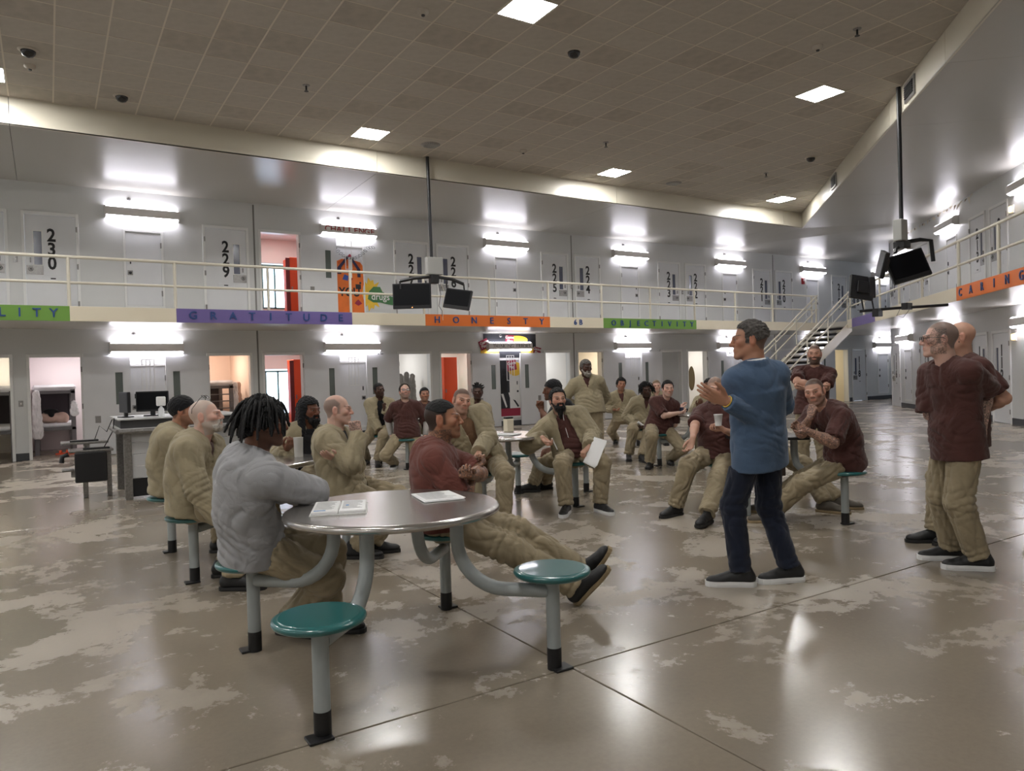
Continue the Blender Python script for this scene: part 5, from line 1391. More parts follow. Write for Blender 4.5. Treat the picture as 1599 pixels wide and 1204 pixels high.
# ------------------------------------------------------------------ insides of the open cells
def cell_room(k, sd, zf, warm=(1, .93, .84), power=12, window=False, wallm=None):
    x = dx(k, sd); a, c = (x-.56, x+1.55) if sd < 0 else (x-1.55, x+.56)
    y0, y1 = YW+.18, YW+2.75; h = 2.45; wm = wallm or WALLC
    b = MB()
    b.box(a-.05, a, y0, y1, zf, zf+h); b.box(c, c+.05, y0, y1, zf, zf+h); b.box(a, c, y0, y1, zf+h, zf+h+.05)
    if zf > 1: b.box(a, c, y0, y1, zf-.05, zf)
    wx = x+.50
    if window: wall_panel(b, a, c, zf, zf+h, [(wx-.28, wx+.42, zf+.55, zf+1.80)], lambda b_, s0, s1, z0, z1: b_.box(s0, s1, y1, y1+.08, z0, z1))
    else: b.box(a-.05, c+.05, y1, y1+.05, zf, zf+h)
    o = b.build('wall_cell', wm); tag(o, None, kind='structure')
    if window:
        wn = MB()
        for xx in (wx-.28, wx+.07-.02, wx+.38): wn.box(xx, xx+.04, y1-.02, y1+.06, zf+.55, zf+1.75)
        for zz in (zf+.55, zf+1.71): wn.box(wx-.28, wx+.42, y1-.02, y1+.06, zz, zz+.04)
        tag(wn.build('window_1', mat('window_frame_teal', srgb(70, 110, 106), .4)), None, kind='structure')
        sk = MB().box(wx-.28, wx+.42, y1+.055, y1+.06, zf+.55, zf+1.75).build('window_2', mat('frosted_daylight_pane', srgb(210, 225, 245), .3, emit=(.62, .78, 1.0), estr=3.2)); tag(sk, None, kind='structure')
    L = bpy.data.lights.new('cell_lamp', 'AREA'); L.energy = power; L.size = .5; L.color = warm
    lo = bpy.data.objects.new('cell_lamp', L); COL.objects.link(lo); lo.location = ((a+c)/2, y0+1.3, zf+h-.03)
    MB().bbox((a+c)/2-.3, (a+c)/2+.3, y0+1.15, y0+1.45, zf+h-.025, zf+h, .004).build('lamp', LAMPB, o)
    return x, y0, y1
LOCK = mat('locker_orange', srgb(236, 84, 36), .4); LOCKD = mat('locker_inside', srgb(120, 38, 40), .5); BUNK = mat('bunk_steel', srgb(104, 102, 104), .45); MATT = mat('mattress_white', srgb(222, 222, 226), .8, noise=(6, .08)); DKC = mat('dark_bedding', srgb(66, 62, 66), .9)
SHEETS = mat('pink_bedding', srgb(206, 178, 164), .9, noise=(5, .1))
def bunk(x, y, w_, d, label, top=True):
    r = empty('bunk_bed', (x, y, 0)); tag(r, label, 'bed')
    for xx in (0, w_-.09):
        for yy in (0, d-.08): MB().bbox(xx, xx+.09, yy, yy+.08, 0, 1.42, .008).build('post', BUNK, r)
    for z in (.52, 1.32): MB().bbox(0, w_, 0, d, z, z+.07, .008).build('bed_pan', BUNK, r)
    MB().bbox(.02, w_-.02, .02, d-.02, .59, .68, .03).build('mattress', MATT, r); MB().bbox(-.02, w_+.02, -.03, d-.02, 1.39, 1.52, .05).build('mattress', MATT, r)
    MB().bbox(.03, w_-.03, d-.05, d-.03, .60, 1.32, .004).build('back_panel', DKC, r)
    return r
def locker(x, y, z, w_, d, h, label, open_=False):
    r = empty('locker', (x, y, z)); tag(r, label, 'locker')
    MB().bbox(0, w_, 0, d, 0, h, .008).build('locker_body', LOCK, r)
    if open_: MB().bbox(-.10, 0, .0, .02, .02, h-.02, .004).build('locker_door', LOCKD, r)
    MB().bbox(.03, .06, -.02, 0, h*.5, h*.5+.1, .004).build('handle', STEEL, r)
    return r
def hanging(x, y, z, w_, h, m, label, name='hanging_shirt'):
    r = empty(name, (x, y, z)); tag(r, label, 'clothing'); F = Field((-.3, -.12, -h-.1), (.3, .12, .1), .016)
    F.put(rcone((0, 0, 0), (0, 0, -h), w_*.3, w_*.5, np.array([0, 1., 0]), .28), k=.02)
    v, f = F.mesh(); v = folds(v, f, int(abs(x*100)) % 50, .016, [(V(0, 0, 0), V(0, 0, -h))], []); put('fabric', np_mesh('fabric', v, f, m), r)
    MB().tube([(0, 0, 0), (0, .05, .06)], .006, 6).build('hook', STEEL, r); return r
cell_room(-1, 1, 0, (1, .92, .76), 22); bunk(-1.95, YW+.55, 1.35, 1.9, 'bunk bed with white bedding in the leftmost open cell')
x, y0, y1 = cell_room(0, -1, 0, (1, .95, .95), 20, wallm=mat('cell_wall_pinkish', srgb(222, 212, 212), .5)); bunk(x-.42, YW+1.1, .78, 1.6, 'grey steel bunk bed with a rolled white mattress and clothes on its lower bed')
hanging(x-.36, YW+1.0, 1.35, .22, .9, WHITEC, 'white towel draped down the left side of the bunk', 'towel'); hanging(x+.33, YW+1.02, 1.12, .18, .22, WHITEC, 'small white bag hanging from the bunk post', 'laundry_bag')
bl_ = empty('clothes_pile', (x-.05, YW+1.35, .68)); tag(bl_, 'black garment and pink bedding on the lower bunk', 'clothing')
F = Field((-.4, -.3, -.05), (.4, .3, .4), .02); F.put(ellip((-.08, 0, .12), (.22, .14, .12)), k=.02); F.put(ellip((.15, 0, .10), (.14, .14, .13)), k=.02); v, f = F.mesh(); put('bedding', np_mesh('bedding', folds(v, f, 4, .01, [(V(-.2, 0, .1), V(.2, 0, .1))], []), f, SHEETS), bl_)
F = Field((-.3, -.3, -.05), (.3, .3, .5), .016); F.put(ellip((-.06, -.08, .26), (.15, .07, .06)), k=.02); F.put(ellip((-.05, -.12, .20), (.06, .05, .08)), k=.03); v, f = F.mesh(); put('black_garment', np_mesh('black_garment', v, f, BLACKC), bl_)
for i in range(2):
    s_ = empty('sandal', (x+.08+.13*i, YW+.95+.05*i, 0), math.radians(70)); tag(s_, 'orange rubber sandal under the bunk, %s one' % ('left', 'right')[i], 'sandal')
    OR = mat('sandal_orange', srgb(224, 92, 52), .6); MB().prism([(-.05, -.13), (.04, -.13), (.05, .05), (.03, .13), (-.03, .13), (-.05, .05)], 0, .03).build('sole', OR, s_); MB().tube([(-.05, .03, .03), (-.02, .04, .075), (.02, .04, .075), (.05, .03, .03)], .022, 6).build('strap', OR, s_)
x, y0, y1 = cell_room(0, 1, 0, (1, .82, .68), 24, wallm=mat('cell_wall_peach', srgb(228, 208, 194), .5)); r = bunk(x-.38, YW+.9, .62, 1.4, 'dark bunk frame with ladder seen through the peach lit cell doorway')
for z in (.85, 1.02, 1.18): MB().tube([(.02, -.02, z), (.58, -.02, z)], .014, 8).build('rung', BUNK, r)
for i in range(2): hanging(x+.30+.1*i, YW+1.0+.1*i, 1.42, .2, .85, SHEETS if i else MATT, 'pale towel hanging beside the dark bunk, %s one' % ('nearer', 'farther')[i], 'towel')
x, y0, y1 = cell_room(1, -1, 0, (1, .9, .86), 14, True, mat('cell_wall_rose', srgb(214, 200, 196), .5)); locker(x+.52, YW+1.0, 0, .55, .6, 2.0, 'tall orange locker in the ground floor cell left of number 127', True)
cell_room(1, -1, TIER, (1, .88, .84), 16, True, MATS['cell_wall_rose']); locker(x+.50, YW+1.0, TIER, .55, .6, 1.70, 'tall orange locker in the open upper tier cell', True)
x, y0, y1 = cell_room(1, 1, 0, (.95, .97, 1), 16)
for i in range(3): hanging(x-.08+.2*i, YW+.75+.06*i, 1.50+.05*(i % 2), .26, 1.0, THERMAL, 'grey garment hanging in the cell right of number 127, %s of three' % ('left', 'middle', 'right')[i])
x, y0, y1 = cell_room(2, -1, 0, (1, .97, .92), 18); locker(x+.02, YW+.75, 0, .42, .6, 2.0, 'orange locker at the left of the cell with the green board')
bd = empty('notice_board', (x+1.12, y1, 1.15)); tag(bd, 'green notice board with white sheets on the cell back wall', 'board')
MB().bbox(-.12, .32, -.02, 0, -.28, .30, .004).build('board', mat('board_green', srgb(126, 164, 76), .7), bd); MB().box(-.28, -.06, -.03, -.02, -.2, .27).build('sheet', PAPER, bd); MB().box(-.1, -.02, -.034, -.03, .1, .22).build('note', mat('note_yellow', srgb(228, 220, 150), .7), bd)
cell_room(2, 1, 0, (.93, .96, 1), 16)
cell_room(3, -1, 0, (1, .84, .62), 20)
x, y0, y1 = cell_room(3, 1, 0, (1, .96, .92), 6)
aj = MB().bbox(-.44, .44, -.02, .02, 0, 2.06, .004).build('door_90', DOORIN, None, (x-.02, YW+.10, 0)); tag(aj, 'grey inner door pulled nearly shut in the ground floor doorway', None, kind='structure')
x, y0, y1 = cell_room(4, -1, 0, (1, .98, .95), 18)
pt = empty('framed_picture', (x+.42, YW+.7, 1.15)); tag(pt, 'dark oval framed picture leaning inside the far open cell', 'picture')
MB().lathe([(.30, 0), (.33, .015), (.30, .03)], 28, M=Matrix.Rotation(math.pi/2, 4, 'X') @ Matrix.Diagonal((.5, 1.3, 1, 1))).build('picture_frame', mat('picture_gilt', srgb(120, 100, 60), .4), pt); MB().lathe([(.29, .012), (.29, .022)], 28, M=Matrix.Rotation(math.pi/2, 4, 'X') @ Matrix.Diagonal((.5, 1.3, 1, 1))).build('canvas', mat('picture_canvas', srgb(196, 190, 170), .6), pt)
cell_room(5, 1, 0, (1, .94, .80), 18, wallm=mat('cell_wall_beige', srgb(216, 204, 178), .5))
# ------------------------------------------------------------------ murals
OG = mat('mural_orange', srgb(226, 116, 44), .6, noise=(3, .12)); OG2 = mat('mural_orange_dark', srgb(204, 92, 34), .6); NV = mat('mural_navy', srgb(44, 40, 74), .6); YL = mat('mural_yellow', srgb(232, 190, 62), .6, noise=(4, .1)); GN = mat('mural_green', srgb(70, 120, 74), .6); BK = mat('mural_black', srgb(38, 40, 46), .6); WH = mat('mural_white', srgb(226, 226, 224), .6); CR = mat('mural_crimson', srgb(150, 36, 62), .6); BLU = mat('mural_blue', srgb(54, 84, 160), .6)
x0 = chase(1)
mu = empty('bag_mural', (x0, YW-.006, TIER)); tag(mu, 'painted orange punching bag marked YOU hit by a green glove, on the service door', 'mural')
def flat(nm, pts, m, par, y=0.): return MB().prism(pts, 0, .002, Matrix.Translation((0, y, 0)) @ Matrix.Rotation(math.pi/2, 4, 'X')).build(nm, m, par)
bag = [(-.33, .10), (-.30, .06), (.30, .06), (.36, .12), (.35, .55), (.30, .72), (.36, .95), (.34, 1.42), (.28, 1.50), (.05, 1.56), (-.20, 1.56), (-.33, 1.50)]
flat('bag', bag, OG, mu, -.018)
flat('bag_top', [(-.28, 1.42), (.28, 1.36), (.28, 1.48), (.05, 1.54), (-.20, 1.54), (-.30, 1.48)], OG2, mu, -.021)
flat('strap', [(-.32, 1.18), (-.22, 1.18), (-.22, 1.34), (-.02, 1.60), (-.08, 1.62), (-.32, 1.34)], NV, mu, -.023); flat('strap', [(.20, 1.12), (.28, 1.12), (.28, 1.32), (.06, 1.62), (.0, 1.60), (.19, 1.32)], NV, mu, -.023)
flat('arrow', [(-.03, 1.10), (.06, 1.10), (.05, 1.62), (-.03, 1.62)], WH, mu, -.024); flat('arrow_edge', [(-.055, 1.08), (.085, 1.08), (.015, 1.02)], CR, mu, -.025); flat('arrow_edge', [(-.06, 1.62), (.08, 1.62), (.01, 1.70)], CR, mu, -.025)
flat('patch', [(-.20, 1.05), (-.06, 1.02), (-.04, 1.14), (-.14, 1.18)], BLU, mu, -.025); flat('patch', [(.14, .82), (.28, .82), (.28, .94), (.14, .94)], DARKS, mu, -.025); flat('patch', [(.10, .46), (.20, .40), (.30, .46), (.20, .56)], CR, mu, -.025)
put('lettering', text_mesh('YOU', .30, STENCIL, .003, .85, .008), mu, (-.02, -.026, .73))
put('lettering', text_mesh('drugs', .24, WH, .003, .95, .002), mu, (.80, -.024, .64))
sp = []
for i in range(26):
    a = 2*math.pi*i/26; rr = (.46 if i % 2 else .30)*(1+.15*math.sin(i*2.3)); sp.append((.52+rr*.7*math.cos(a), .70+rr*1.0*math.sin(a)))
flat('splash', sp, YL, mu, -.003); flat('glove', [(.46, .58), (.50, .78), (.62, .90), (.80, .90), (.86, .78), (1.10, .66), (1.30, .62), (1.30, .42), (1.0, .46), (.80, .50), (.60, .50)], GN, mu, -.010)
for i in range(15):
    t = i/14; p = (-.36+1.0*t, 1.80-.26*math.sin(math.pi*min(t*1.15, 1))*1.0+.10*t)
    M = Matrix.Translation((p[0], -.030, p[1])) @ Matrix.Rotation(math.radians(-30+60*t+ (90 if i % 2 else 0)*0), 4, 'Y')
    MB().tube([tuple(M @ Vector((.05*math.cos(a), -.0, .024*math.sin(a)))) for a in np.linspace(0, 2*math.pi, 13)], .005, 5).build('chain_link', DARKS, mu)
x0 = chase(2)
mu = empty('bubble_mural', (x0, YW-.006, 0)); tag(mu, 'dark mural with yellow speech bubbles and red signs around the THINKING ERRORS light', 'mural')
flat('backdrop', [(-.82, 1.94), (.95, 1.94), (.95, 2.62), (-.82, 2.62)], BK, mu, 0)
flat('door_backdrop', [(-.34, .28), (.0, .28), (.0, 1.86), (-.34, 1.86)], BK, mu, -.0); flat('door_backdrop', [(.0, .28), (.34, .28), (.34, 1.86), (.0, 1.86)], WH, mu, -.0)
for ch in list(mu.children)[-2:]: ch.location.y = -.004
def ell(cx, cz, a, b, n=28): return [(cx+a*math.cos(2*math.pi*i/n), cz+b*math.sin(2*math.pi*i/n)) for i in range(n)]
for cx, cz, a, b in ((-.62, 2.12, .30, .15), (.30, 2.45, .36, .12), (.70, 2.12, .28, .12), (.20, 1.62, .24, .20)): flat('bubble', ell(cx, cz, a, b), YL, mu, -.006 if cz > 1.9 else -.012)
for cx, cz, s_, an in ((-.80, 2.32, .15, .4), (.05, 2.46, .14, 0), (.98, 2.12, .13, -.2), (.08, 1.72, .16, .15)):
    c_, d_ = math.cos(an), math.sin(an); flat('red_sign', [(cx+s_*(u_*c_-w2*d_), cz+s_*(u_*d_+w2*c_)) for u_, w2 in ((-1, -.9), (1, -.9), (1, .9), (-1, .9))], CR, mu, -.010 if cz > 1.9 else -.016)
    for i, tx in enumerate(('Game', 'Play')):
        o = put('lettering', text_mesh(tx, .12, WH, .002, 1., .002), mu, (cx, -.016 if cz > 1.9 else -.022, cz+.06-.11*i)); o.rotation_euler = (0, -an, 0)
flat('curtain', [(-.34, .28), (.34, .28), (.34, .50), (-.34, .50)], CR, mu, -.014); flat('figure', [(-.28, .95), (-.10, .95), (-.08, 1.30), (-.14, 1.45), (-.22, 1.45), (-.28, 1.30)], STENCIL, mu, -.010); flat('figure', ell(-.18, 1.55, .06, .08), STENCIL, mu, -.010)
for p in ([(-.30, .92), (-.22, .92), (-.10, .55), (-.14, .52)], [(-.05, .95), (.03, .95), (.08, .78), (.0, .78)], [(.10, .75), (.18, .72), (.30, .56), (.26, .52)]): flat('stripe', p, WH if p[0][0] < .05 else BK, mu, -.013)
# ------------------------------------------------------------------ the people
PP = {}
PP['locs_man'] = make_person(dict(pel=(0.88, 4.02, 0.572), head=(0.937, 3.9, 1.208), chest=9.7, hip=352.7, face=(335.7, -4, 0), footL=(1.294, 4.079, 0.0), toeL=317.7, handL=(1.227, 3.923, 0.808), elb={'L': (1.296, 4.289, 0.529), 'R': (1.218, 3.633, 0.827)}, kneeL=(1.352, 3.84, 0.595), footR=(1.109, 4.154, 0.0), toeR=307.7, handR=(1.144, 4.093, 0.811), kneeR=(1.226, 3.625, 0.648), lv=1, skin='brown', top='sweater', shoes='black', seed=3, girth=1.06, shoulders=0.18, slouch=0.05, hem=0.13, hpR='flat', sleeve=2.0, sr=1.08, nohandL=True, label='man with black locs in a grey sweatshirt seated at the foreground table', topm=GREY, ho=dict(hair='locs', locs=1, fringe=1, nlocs=150, loclen=.17, hairc='black', stubble=.5)))
PP['tattooed_man'] = make_person(dict(pel=(2.01, 4.02, 0.572), head=(2.031, 4.016, 1.159), chest=325.4, hip=323.4, face=(327.4, 2, 0), footL=(2.78, 3.66, 0.1), toeL=(0.342, -0.456, 0.8), handL=(2.074, 3.783, 0.837), elb={'L': (2.364, 3.775, 0.72), 'R': (2.011, 3.724, 0.56)}, kneeL=(2.404, 3.772, 0.618), footR=(2.7, 3.58, 0.02), toeR=(0.452, -0.478, 0.72), handR=(2.193, 3.932, 0.838), kneeR=(2.265, 3.624, 0.654), hpR='fist', hpL='tuck', armtat='LR', armw=1.12, leg=(0.465, 0.47), lv=1, skin='olive', top='tee', slw=1.15, sleeve=0.88, shoes='tansole', seed=5, girth=1.14, shoulders=0.18, hem=0.12, slouch=0.03, label='tattooed man in a maroon tee with folded arms, legs stretched out past the foreground table', topm=MAROON2, ho=dict(hair='crop', fade=.045, buzz=.92, hairc='black', stubble=.25, necktat=1, wide=1.04, neck=.062)))
PP['white_beard_man'] = make_person(dict(pel=(0.85, 5.69, 0.572), head=(0.948, 5.613, 1.189), chest=323.5, hip=333.5, face=(333.5, 6, 0), footL=(1.057, 5.703, 0.0), toeL=341.5, handL=(1.097, 5.533, 0.492), elb={'L': (1.202, 5.704, 0.55), 'R': (0.757, 5.334, 0.476)}, footR=(1.032, 5.293, 0.0), toeR=325.5, handR=(0.975, 5.349, 0.48), lv=1, skin='pale', top='jacket', glasses='head', seed=7, girth=1.08, shoulders=0.178, hem=0.14, hpR='relax', slouch=0.05, label='man with a short white beard and glasses pushed up on his head, tan jacket', topm=TAN, under=MAROON, ho=dict(buzz=.6, hairc='white', recede=.015, stubble=.75, beardc='white', beard=0.0, brow=.3)))
PP['beanie_man'] = make_person(dict(pel=(0.85, 6.83, 0.572), head=(0.966, 6.766, 1.202), chest=334.9, hip=337.9, face=(340.9, 0, 0), footL=(1.288, 6.792, 0.0), toeL=345.9, footR=(1.19, 6.552, 0.0), toeR=329.9, handR=(1.124, 6.538, 0.508), lv=2, skin='tan', top='jacket', seed=9, girth=1.02, hem=0.14, slouch=0.06, label='man in a black beanie and tan jacket behind the white-bearded man', topm=TAN, under=MAROON, ho=dict(hair='beanie', buzz=.6, hairc='black', stubble=.3)))
PP['black_hood_man'] = make_person(dict(pel=(1.98, 6.83, 0.572), head=(2.048, 6.795, 1.147), chest=278.8, hip=233.8, face=(295.8, -3, 0), footL=(1.837, 6.414, 0.0), toeL=241.8, handL=(2.057, 6.546, 0.694), elb={'L': (2.267, 6.649, 0.548), 'R': (1.688, 6.779, 0.649)}, footR=(1.627, 6.568, 0.0), toeR=225.8, handR=(1.746, 6.485, 0.833), hpR='grip', lv=1, skin='brown', top='open', seed=11, hem=0.1, label='man with a black head wrap, long locs and full black beard at the second table', topm=TAN, under=BLACKC, opening=(.09, .12, .6), ho=dict(hair='hood', hairc='black', beard=.05)))
PP['profile_man'] = make_person(dict(pel=(1.98, 5.69, 0.572), head=(1.955, 5.715, 1.182), chest=318.8, hip=328.8, face=(332.8, -2, 0), footL=(2.193, 5.678, 0.0), toeL=336.8, handL=(1.853, 5.513, 0.817), elb={'L': (2.32, 5.831, 0.622), 'R': (1.951, 5.295, 0.613)}, footR=(2.023, 5.6, 0.0), toeR=320.8, handR=(2.049, 5.511, 0.991), hpR='fist', hpL='flat', lv=1, skin='pale', top='jacket', seed=13, girth=1.02, hem=0.16, slouch=0.05, armtat='R', hdR=(-0.236, 0.083, 1.0), hnR=(0.301, -0.954, 0.1), label='balding man in a tan jacket seen in profile with a hand at his chin', topm=TAN, under=BLACKC, ho=dict(buzz=.72, hairc='grey', recede=.033, stubble=.12, wide=.97, browc='brown')))
PP['chin_hand_man'] = make_person(dict(pel=(4.73, 11.73, 0.572), head=(4.721, 11.687, 1.245), chest=256.0, hip=243.0, face=(276.0, 0, 8), footL=(4.528, 11.368, 0.0), toeL=251.0, handL=(4.718, 11.482, 0.914), elb={'L': (4.923, 11.492, 0.742), 'R': (4.499, 11.758, 0.595)}, footR=(4.53, 11.861, 0.0), toeR=235.0, handR=(4.605, 11.454, 0.58), hpL='fist', hdL=(-0.186, 0.075, 1.0), lv=2, skin='dark', top='open', seed=15, hem=0.12, label='dark-skinned man in a tan jacket and black shirt resting his chin on his hand', topm=TAN, under=BLACKC, opening=(.05, .08, .6), ho=dict(hair='crop', hairc='black', stubble=.3)))
PP['maroon_glasses_man'] = make_person(dict(pel=(4.72, 10.6, 0.572), head=(4.704, 10.596, 1.225), chest=250.0, hip=241.0, face=(256.0, 10, 0), footL=(4.92, 10.847, 0.0), toeL=249.0, handL=(4.97, 10.465, 0.522), elb={'L': (5.158, 10.562, 0.709), 'R': (4.503, 10.976, 0.732)}, footR=(4.635, 10.908, 0.0), toeR=233.0, handR=(4.521, 10.749, 0.538), lv=2, skin='pale', top='tee', sleeve=0.95, thermal=True, glasses=1, seed=17, girth=1.08, hem=0.08, shoes='whitesole', label='man with glasses and short beard in a maroon sweatshirt over grey thermal sleeves', topm=MAROON, ho=dict(hair='short', hairc='brown', stubble=.55, recede=.01)))
PP['peeking_man'] = make_person(dict(pel=(5.62, 11.9, 0.572), head=(5.657, 11.885, 1.132), chest=244.7, hip=244.7, face=(254.7, 0, 0), footL=(5.558, 11.465, 0.0), toeL=252.7, footR=(5.323, 11.576, 0.0), toeR=236.7, lv=3, skin='tan', top='tee', seed=19, label='man in maroon mostly hidden behind the tattooed man, only his head showing', topm=MAROON, ho=dict(hair='short', hairc='black', stubble=.4)))
PP['buzz_cut_man'] = make_person(dict(pel=(3.6, 6.26, 0.572), head=(3.329, 6.18, 1.19), chest=258.1, hip=245.1, face=(262.1, -4, -10), footL=(3.541, 5.824, 0.0), toeL=253.1, handL=(3.34, 5.894, 0.714), elb={'L': (3.786, 6.026, 0.68), 'R': (3.143, 6.549, 0.6)}, footR=(3.305, 5.934, 0.0), toeR=237.1, handR=(3.153, 6.129, 0.621), lv=1, skin='light', top='open', seed=21, girth=1.1, shoulders=0.18, hem=0.12, sr=1.06, label='buzz-cut man in an open tan jacket leaning forward behind the tattooed man', topm=TAN, under=cloth('brown_tee', srgb(112, 84, 62)), opening=(.06, .07, .6), ho=dict(buzz=.8, hairc='brown', stubble=.3)))
PP['spiky_man'] = make_person(dict(pel=(5.86, 10.6, 0.572), head=(5.979, 10.534, 1.169), chest=241.1, hip=241.1, face=(236.1, -3, 0), footL=(5.771, 10.169, 0.0), toeL=249.1, footR=(5.543, 10.295, 0.0), toeR=233.1, lv=2, skin='dark', top='jacket', seed=23, label='man with short spiky twists looking out from behind the buzz-cut man', topm=TAN, under=MAROON, ho=dict(hair='crop', spikes=1, hairc='black', stubble=.4)))
PP['papers_man'] = make_person(dict(pel=(4.72, 6.26, 0.572), head=(4.566, 6.33, 1.148), chest=237.0, hip=233.0, face=(251.0, 2, 0), footL=(4.709, 5.84, 0.0), toeL=263.0, handL=(4.639, 5.899, 0.674), elb={'L': (4.996, 6.087, 0.682), 'R': (4.298, 6.645, 0.63)}, kneeL=(4.664, 5.587, 0.673), footR=(4.382, 5.989, 0.0), toeR=223.0, handR=(4.319, 6.28, 0.76), kneeR=(4.222, 5.866, 0.689), hpR='grip', hpL='grip', lv=1, skin='light', top='open', shoes='whitesole', seed=25, girth=1.1, shoulders=0.18, hem=0.16, sr=1.08, socks=None, hdR=(0.382, -0.659, -0.6), hdL=(-0.681, 0.258, -0.6), label='man with a long black beard in an open tan jacket holding papers', topm=TAN, under=MAROON, opening=(.06, .13, .62), ho=dict(hair='slick', hairc='black', beard=.085, stubble=.5, hairline=.082)))
PP['clasped_hands_man'] = make_person(dict(pel=(5.36, 6.98, 0.572), head=(5.086, 7.163, 1.232), chest=160.5, hip=152.5, face=(164.5, -3, 0), footL=(5.161, 7.467, 0.0), toeL=160.5, handL=(4.951, 7.209, 1.0), elb={'L': (4.799, 7.099, 0.636), 'R': (5.023, 7.43, 0.6)}, footR=(4.932, 7.41, 0.0), toeR=144.5, handR=(5.02, 7.295, 0.995), hpL='fist', hpR='fist', hdL=(-0.08, 0.06, 1.0), hdR=(-0.08, 0.06, 1.0), lv=2, skin='brown', top='tee', seed=27, label='man in a dark cap with clasped hands sitting behind the bearded man with papers', topm=BLACKC, ho=dict(hair='beanie', hairc='black', stubble=.4)))
PP['grey_beard_man'] = make_person(dict(pel=(7.032, 8.917, 0.935), head=(7.002, 8.944, 1.51), chest=236.7, hip=236.7, face=(259.7, -8, 0), footL=(7.141, 8.846, 0.0), toeL=244.7, handL=(7.232, 9.026, 0.846), elb={'L': (7.39, 8.928, 0.991), 'R': (6.796, 9.185, 1.013)}, kneeL=(6.334, 7.581, 0.535), footR=(6.923, 8.988, 0.0), toeR=228.7, handR=(6.957, 9.141, 0.897), kneeR=(6.083, 7.746, 0.535), lv=2, skin='dark', top='jacket', seed=29, girth=1.08, hem=0.14, shoulders=0.185, opening=(0.06, 0.0, 0.16), label='standing older man with a grey beard in a tan jacket holding a white sheet', topm=TAN, under=MAROON, ho=dict(hair='short', hairc='grey', beard=.022, beardc='silver')))
PP['pockets_man'] = make_person(dict(pel=(9.359, 10.816, 0.572), head=(9.268, 10.765, 1.196), chest=233.1, hip=233.1, face=(241.1, -2, -8), footL=(9.742, 11.076, 0.0), toeL=241.1, handL=(9.404, 10.647, 0.701), elb={'L': (9.804, 10.655, 0.681), 'R': (9.069, 11.12, 0.707)}, footR=(9.641, 11.405, 0.0), toeR=225.1, handR=(9.115, 10.83, 0.712), lv=2, skin='tan', top='jacket', seed=31, girth=1.06, hem=0.1, opening=(0.06, 0.0, 0.2), label='man in a tan jacket sitting with both hands in his pockets', topm=TAN, under=MAROON, ho=dict(hair='full', hairc='black', stubble=.35)))
PP['locs_far_man'] = make_person(dict(pel=(8.33, 9.161, 0.572), head=(8.293, 9.015, 1.12), chest=237.7, hip=237.7, face=(241.7, -3, 8), footL=(7.893, 8.713, 0.0), toeL=245.7, handL=(8.128, 8.934, 0.544), footR=(7.862, 8.996, 0.0), toeR=229.7, handR=(8.1, 9.07, 0.592), lv=2, skin='dark', top='jacket', seed=33, hem=0.12, label='man with chin-length black locs and a rolled paper beside the man in maroon', topm=TAN, under=MAROON, ho=dict(hair='locs', locs=1, nlocs=110, loclen=.16, hairc='black', stubble=.4)))
PP['blond_man'] = make_person(dict(pel=(10.227, 10.8, 0.572), head=(10.221, 10.812, 1.129), chest=226.6, hip=226.6, face=(231.6, 0, 0), footL=(10.033, 10.406, 0.0), toeL=234.6, footR=(9.844, 10.584, 0.0), toeR=218.6, lv=3, skin='pale', top='jacket', seed=35, label='man with short fair hair whose head shows behind the man in maroon', topm=TAN, ho=dict(hair='crop', hairc='blond', brow=.3)))
PP['young_maroon_man'] = make_person(dict(pel=(7.74, 8.17, 0.572), head=(7.795, 8.002, 1.157), chest=248.5, hip=226.5, face=(238.5, -2, 0), footL=(7.959, 8.172, 0.0), toeL=234.5, handL=(8.098, 8.066, 0.825), elb={'L': (8.346, 8.143, 0.613), 'R': (7.36, 7.938, 0.678)}, kneeL=(7.719, 7.594, 0.67), footR=(7.44, 8.051, -0.0), toeR=218.5, handR=(7.912, 7.922, 0.79), kneeR=(7.26, 7.765, 0.691), hpR='grip', lv=2, skin='pale', top='tee', sleeve=0.9, seed=37, girth=1.04, hem=0.1, label='clean-cut young man in a maroon tee leaning to the far table with a small cup', topm=MAROON, ho=dict(hair='short', hairc='black', stubble=.25, hairline=.078)))
PP['far_table_man'] = make_person(dict(pel=(8.88, 8.17, 0.572), head=(8.866, 8.188, 1.161), chest=217.6, hip=217.6, face=(207.6, -5, 0), footL=(8.627, 7.811, 0.0), toeL=225.6, handL=(8.737, 7.91, 0.857), footR=(8.468, 8.017, 0.0), toeR=209.6, handR=(8.486, 8.068, 0.865), lv=2, skin='brown', top='jacket', seed=39, label='bearded man in tan sitting at the far table behind the raised hand', topm=TAN, under=MAROON, ho=dict(hair='short', hairc='black', beard=.0)))
PP['cup_man'] = make_person(dict(pel=(5.66, 5.1, 0.592), head=(5.653, 5.137, 1.225), chest=200.0, hip=194.0, face=(224.0, -6, 0), footL=(5.035, 4.724, 0.0), toeL=202.0, handL=(5.429, 4.836, 0.836), elb={'L': (5.719, 4.827, 0.643), 'R': (5.448, 5.357, 0.953)}, kneeL=(4.804, 4.579, 0.786), footR=(5.151, 5.229, 0.0), toeR=186.0, handR=(5.12, 4.97, 0.716), kneeR=(4.804, 4.933, 0.765), hpR='relax', hpL='grip', hdR=(-0.349, 0.089, -0.9), hdL=(-0.543, 0.453, 0.55), lv=1, skin='light', top='tee', sleeve=0.85, seed=41, girth=1.22, belly=1.18, shoulders=0.19, hem=0.1, label='heavy man in a maroon tee sitting with a white cup, partly behind the blue blazer', topm=MAROON, ho=dict(buzz=.6, hairc='grey', stubble=.25)))
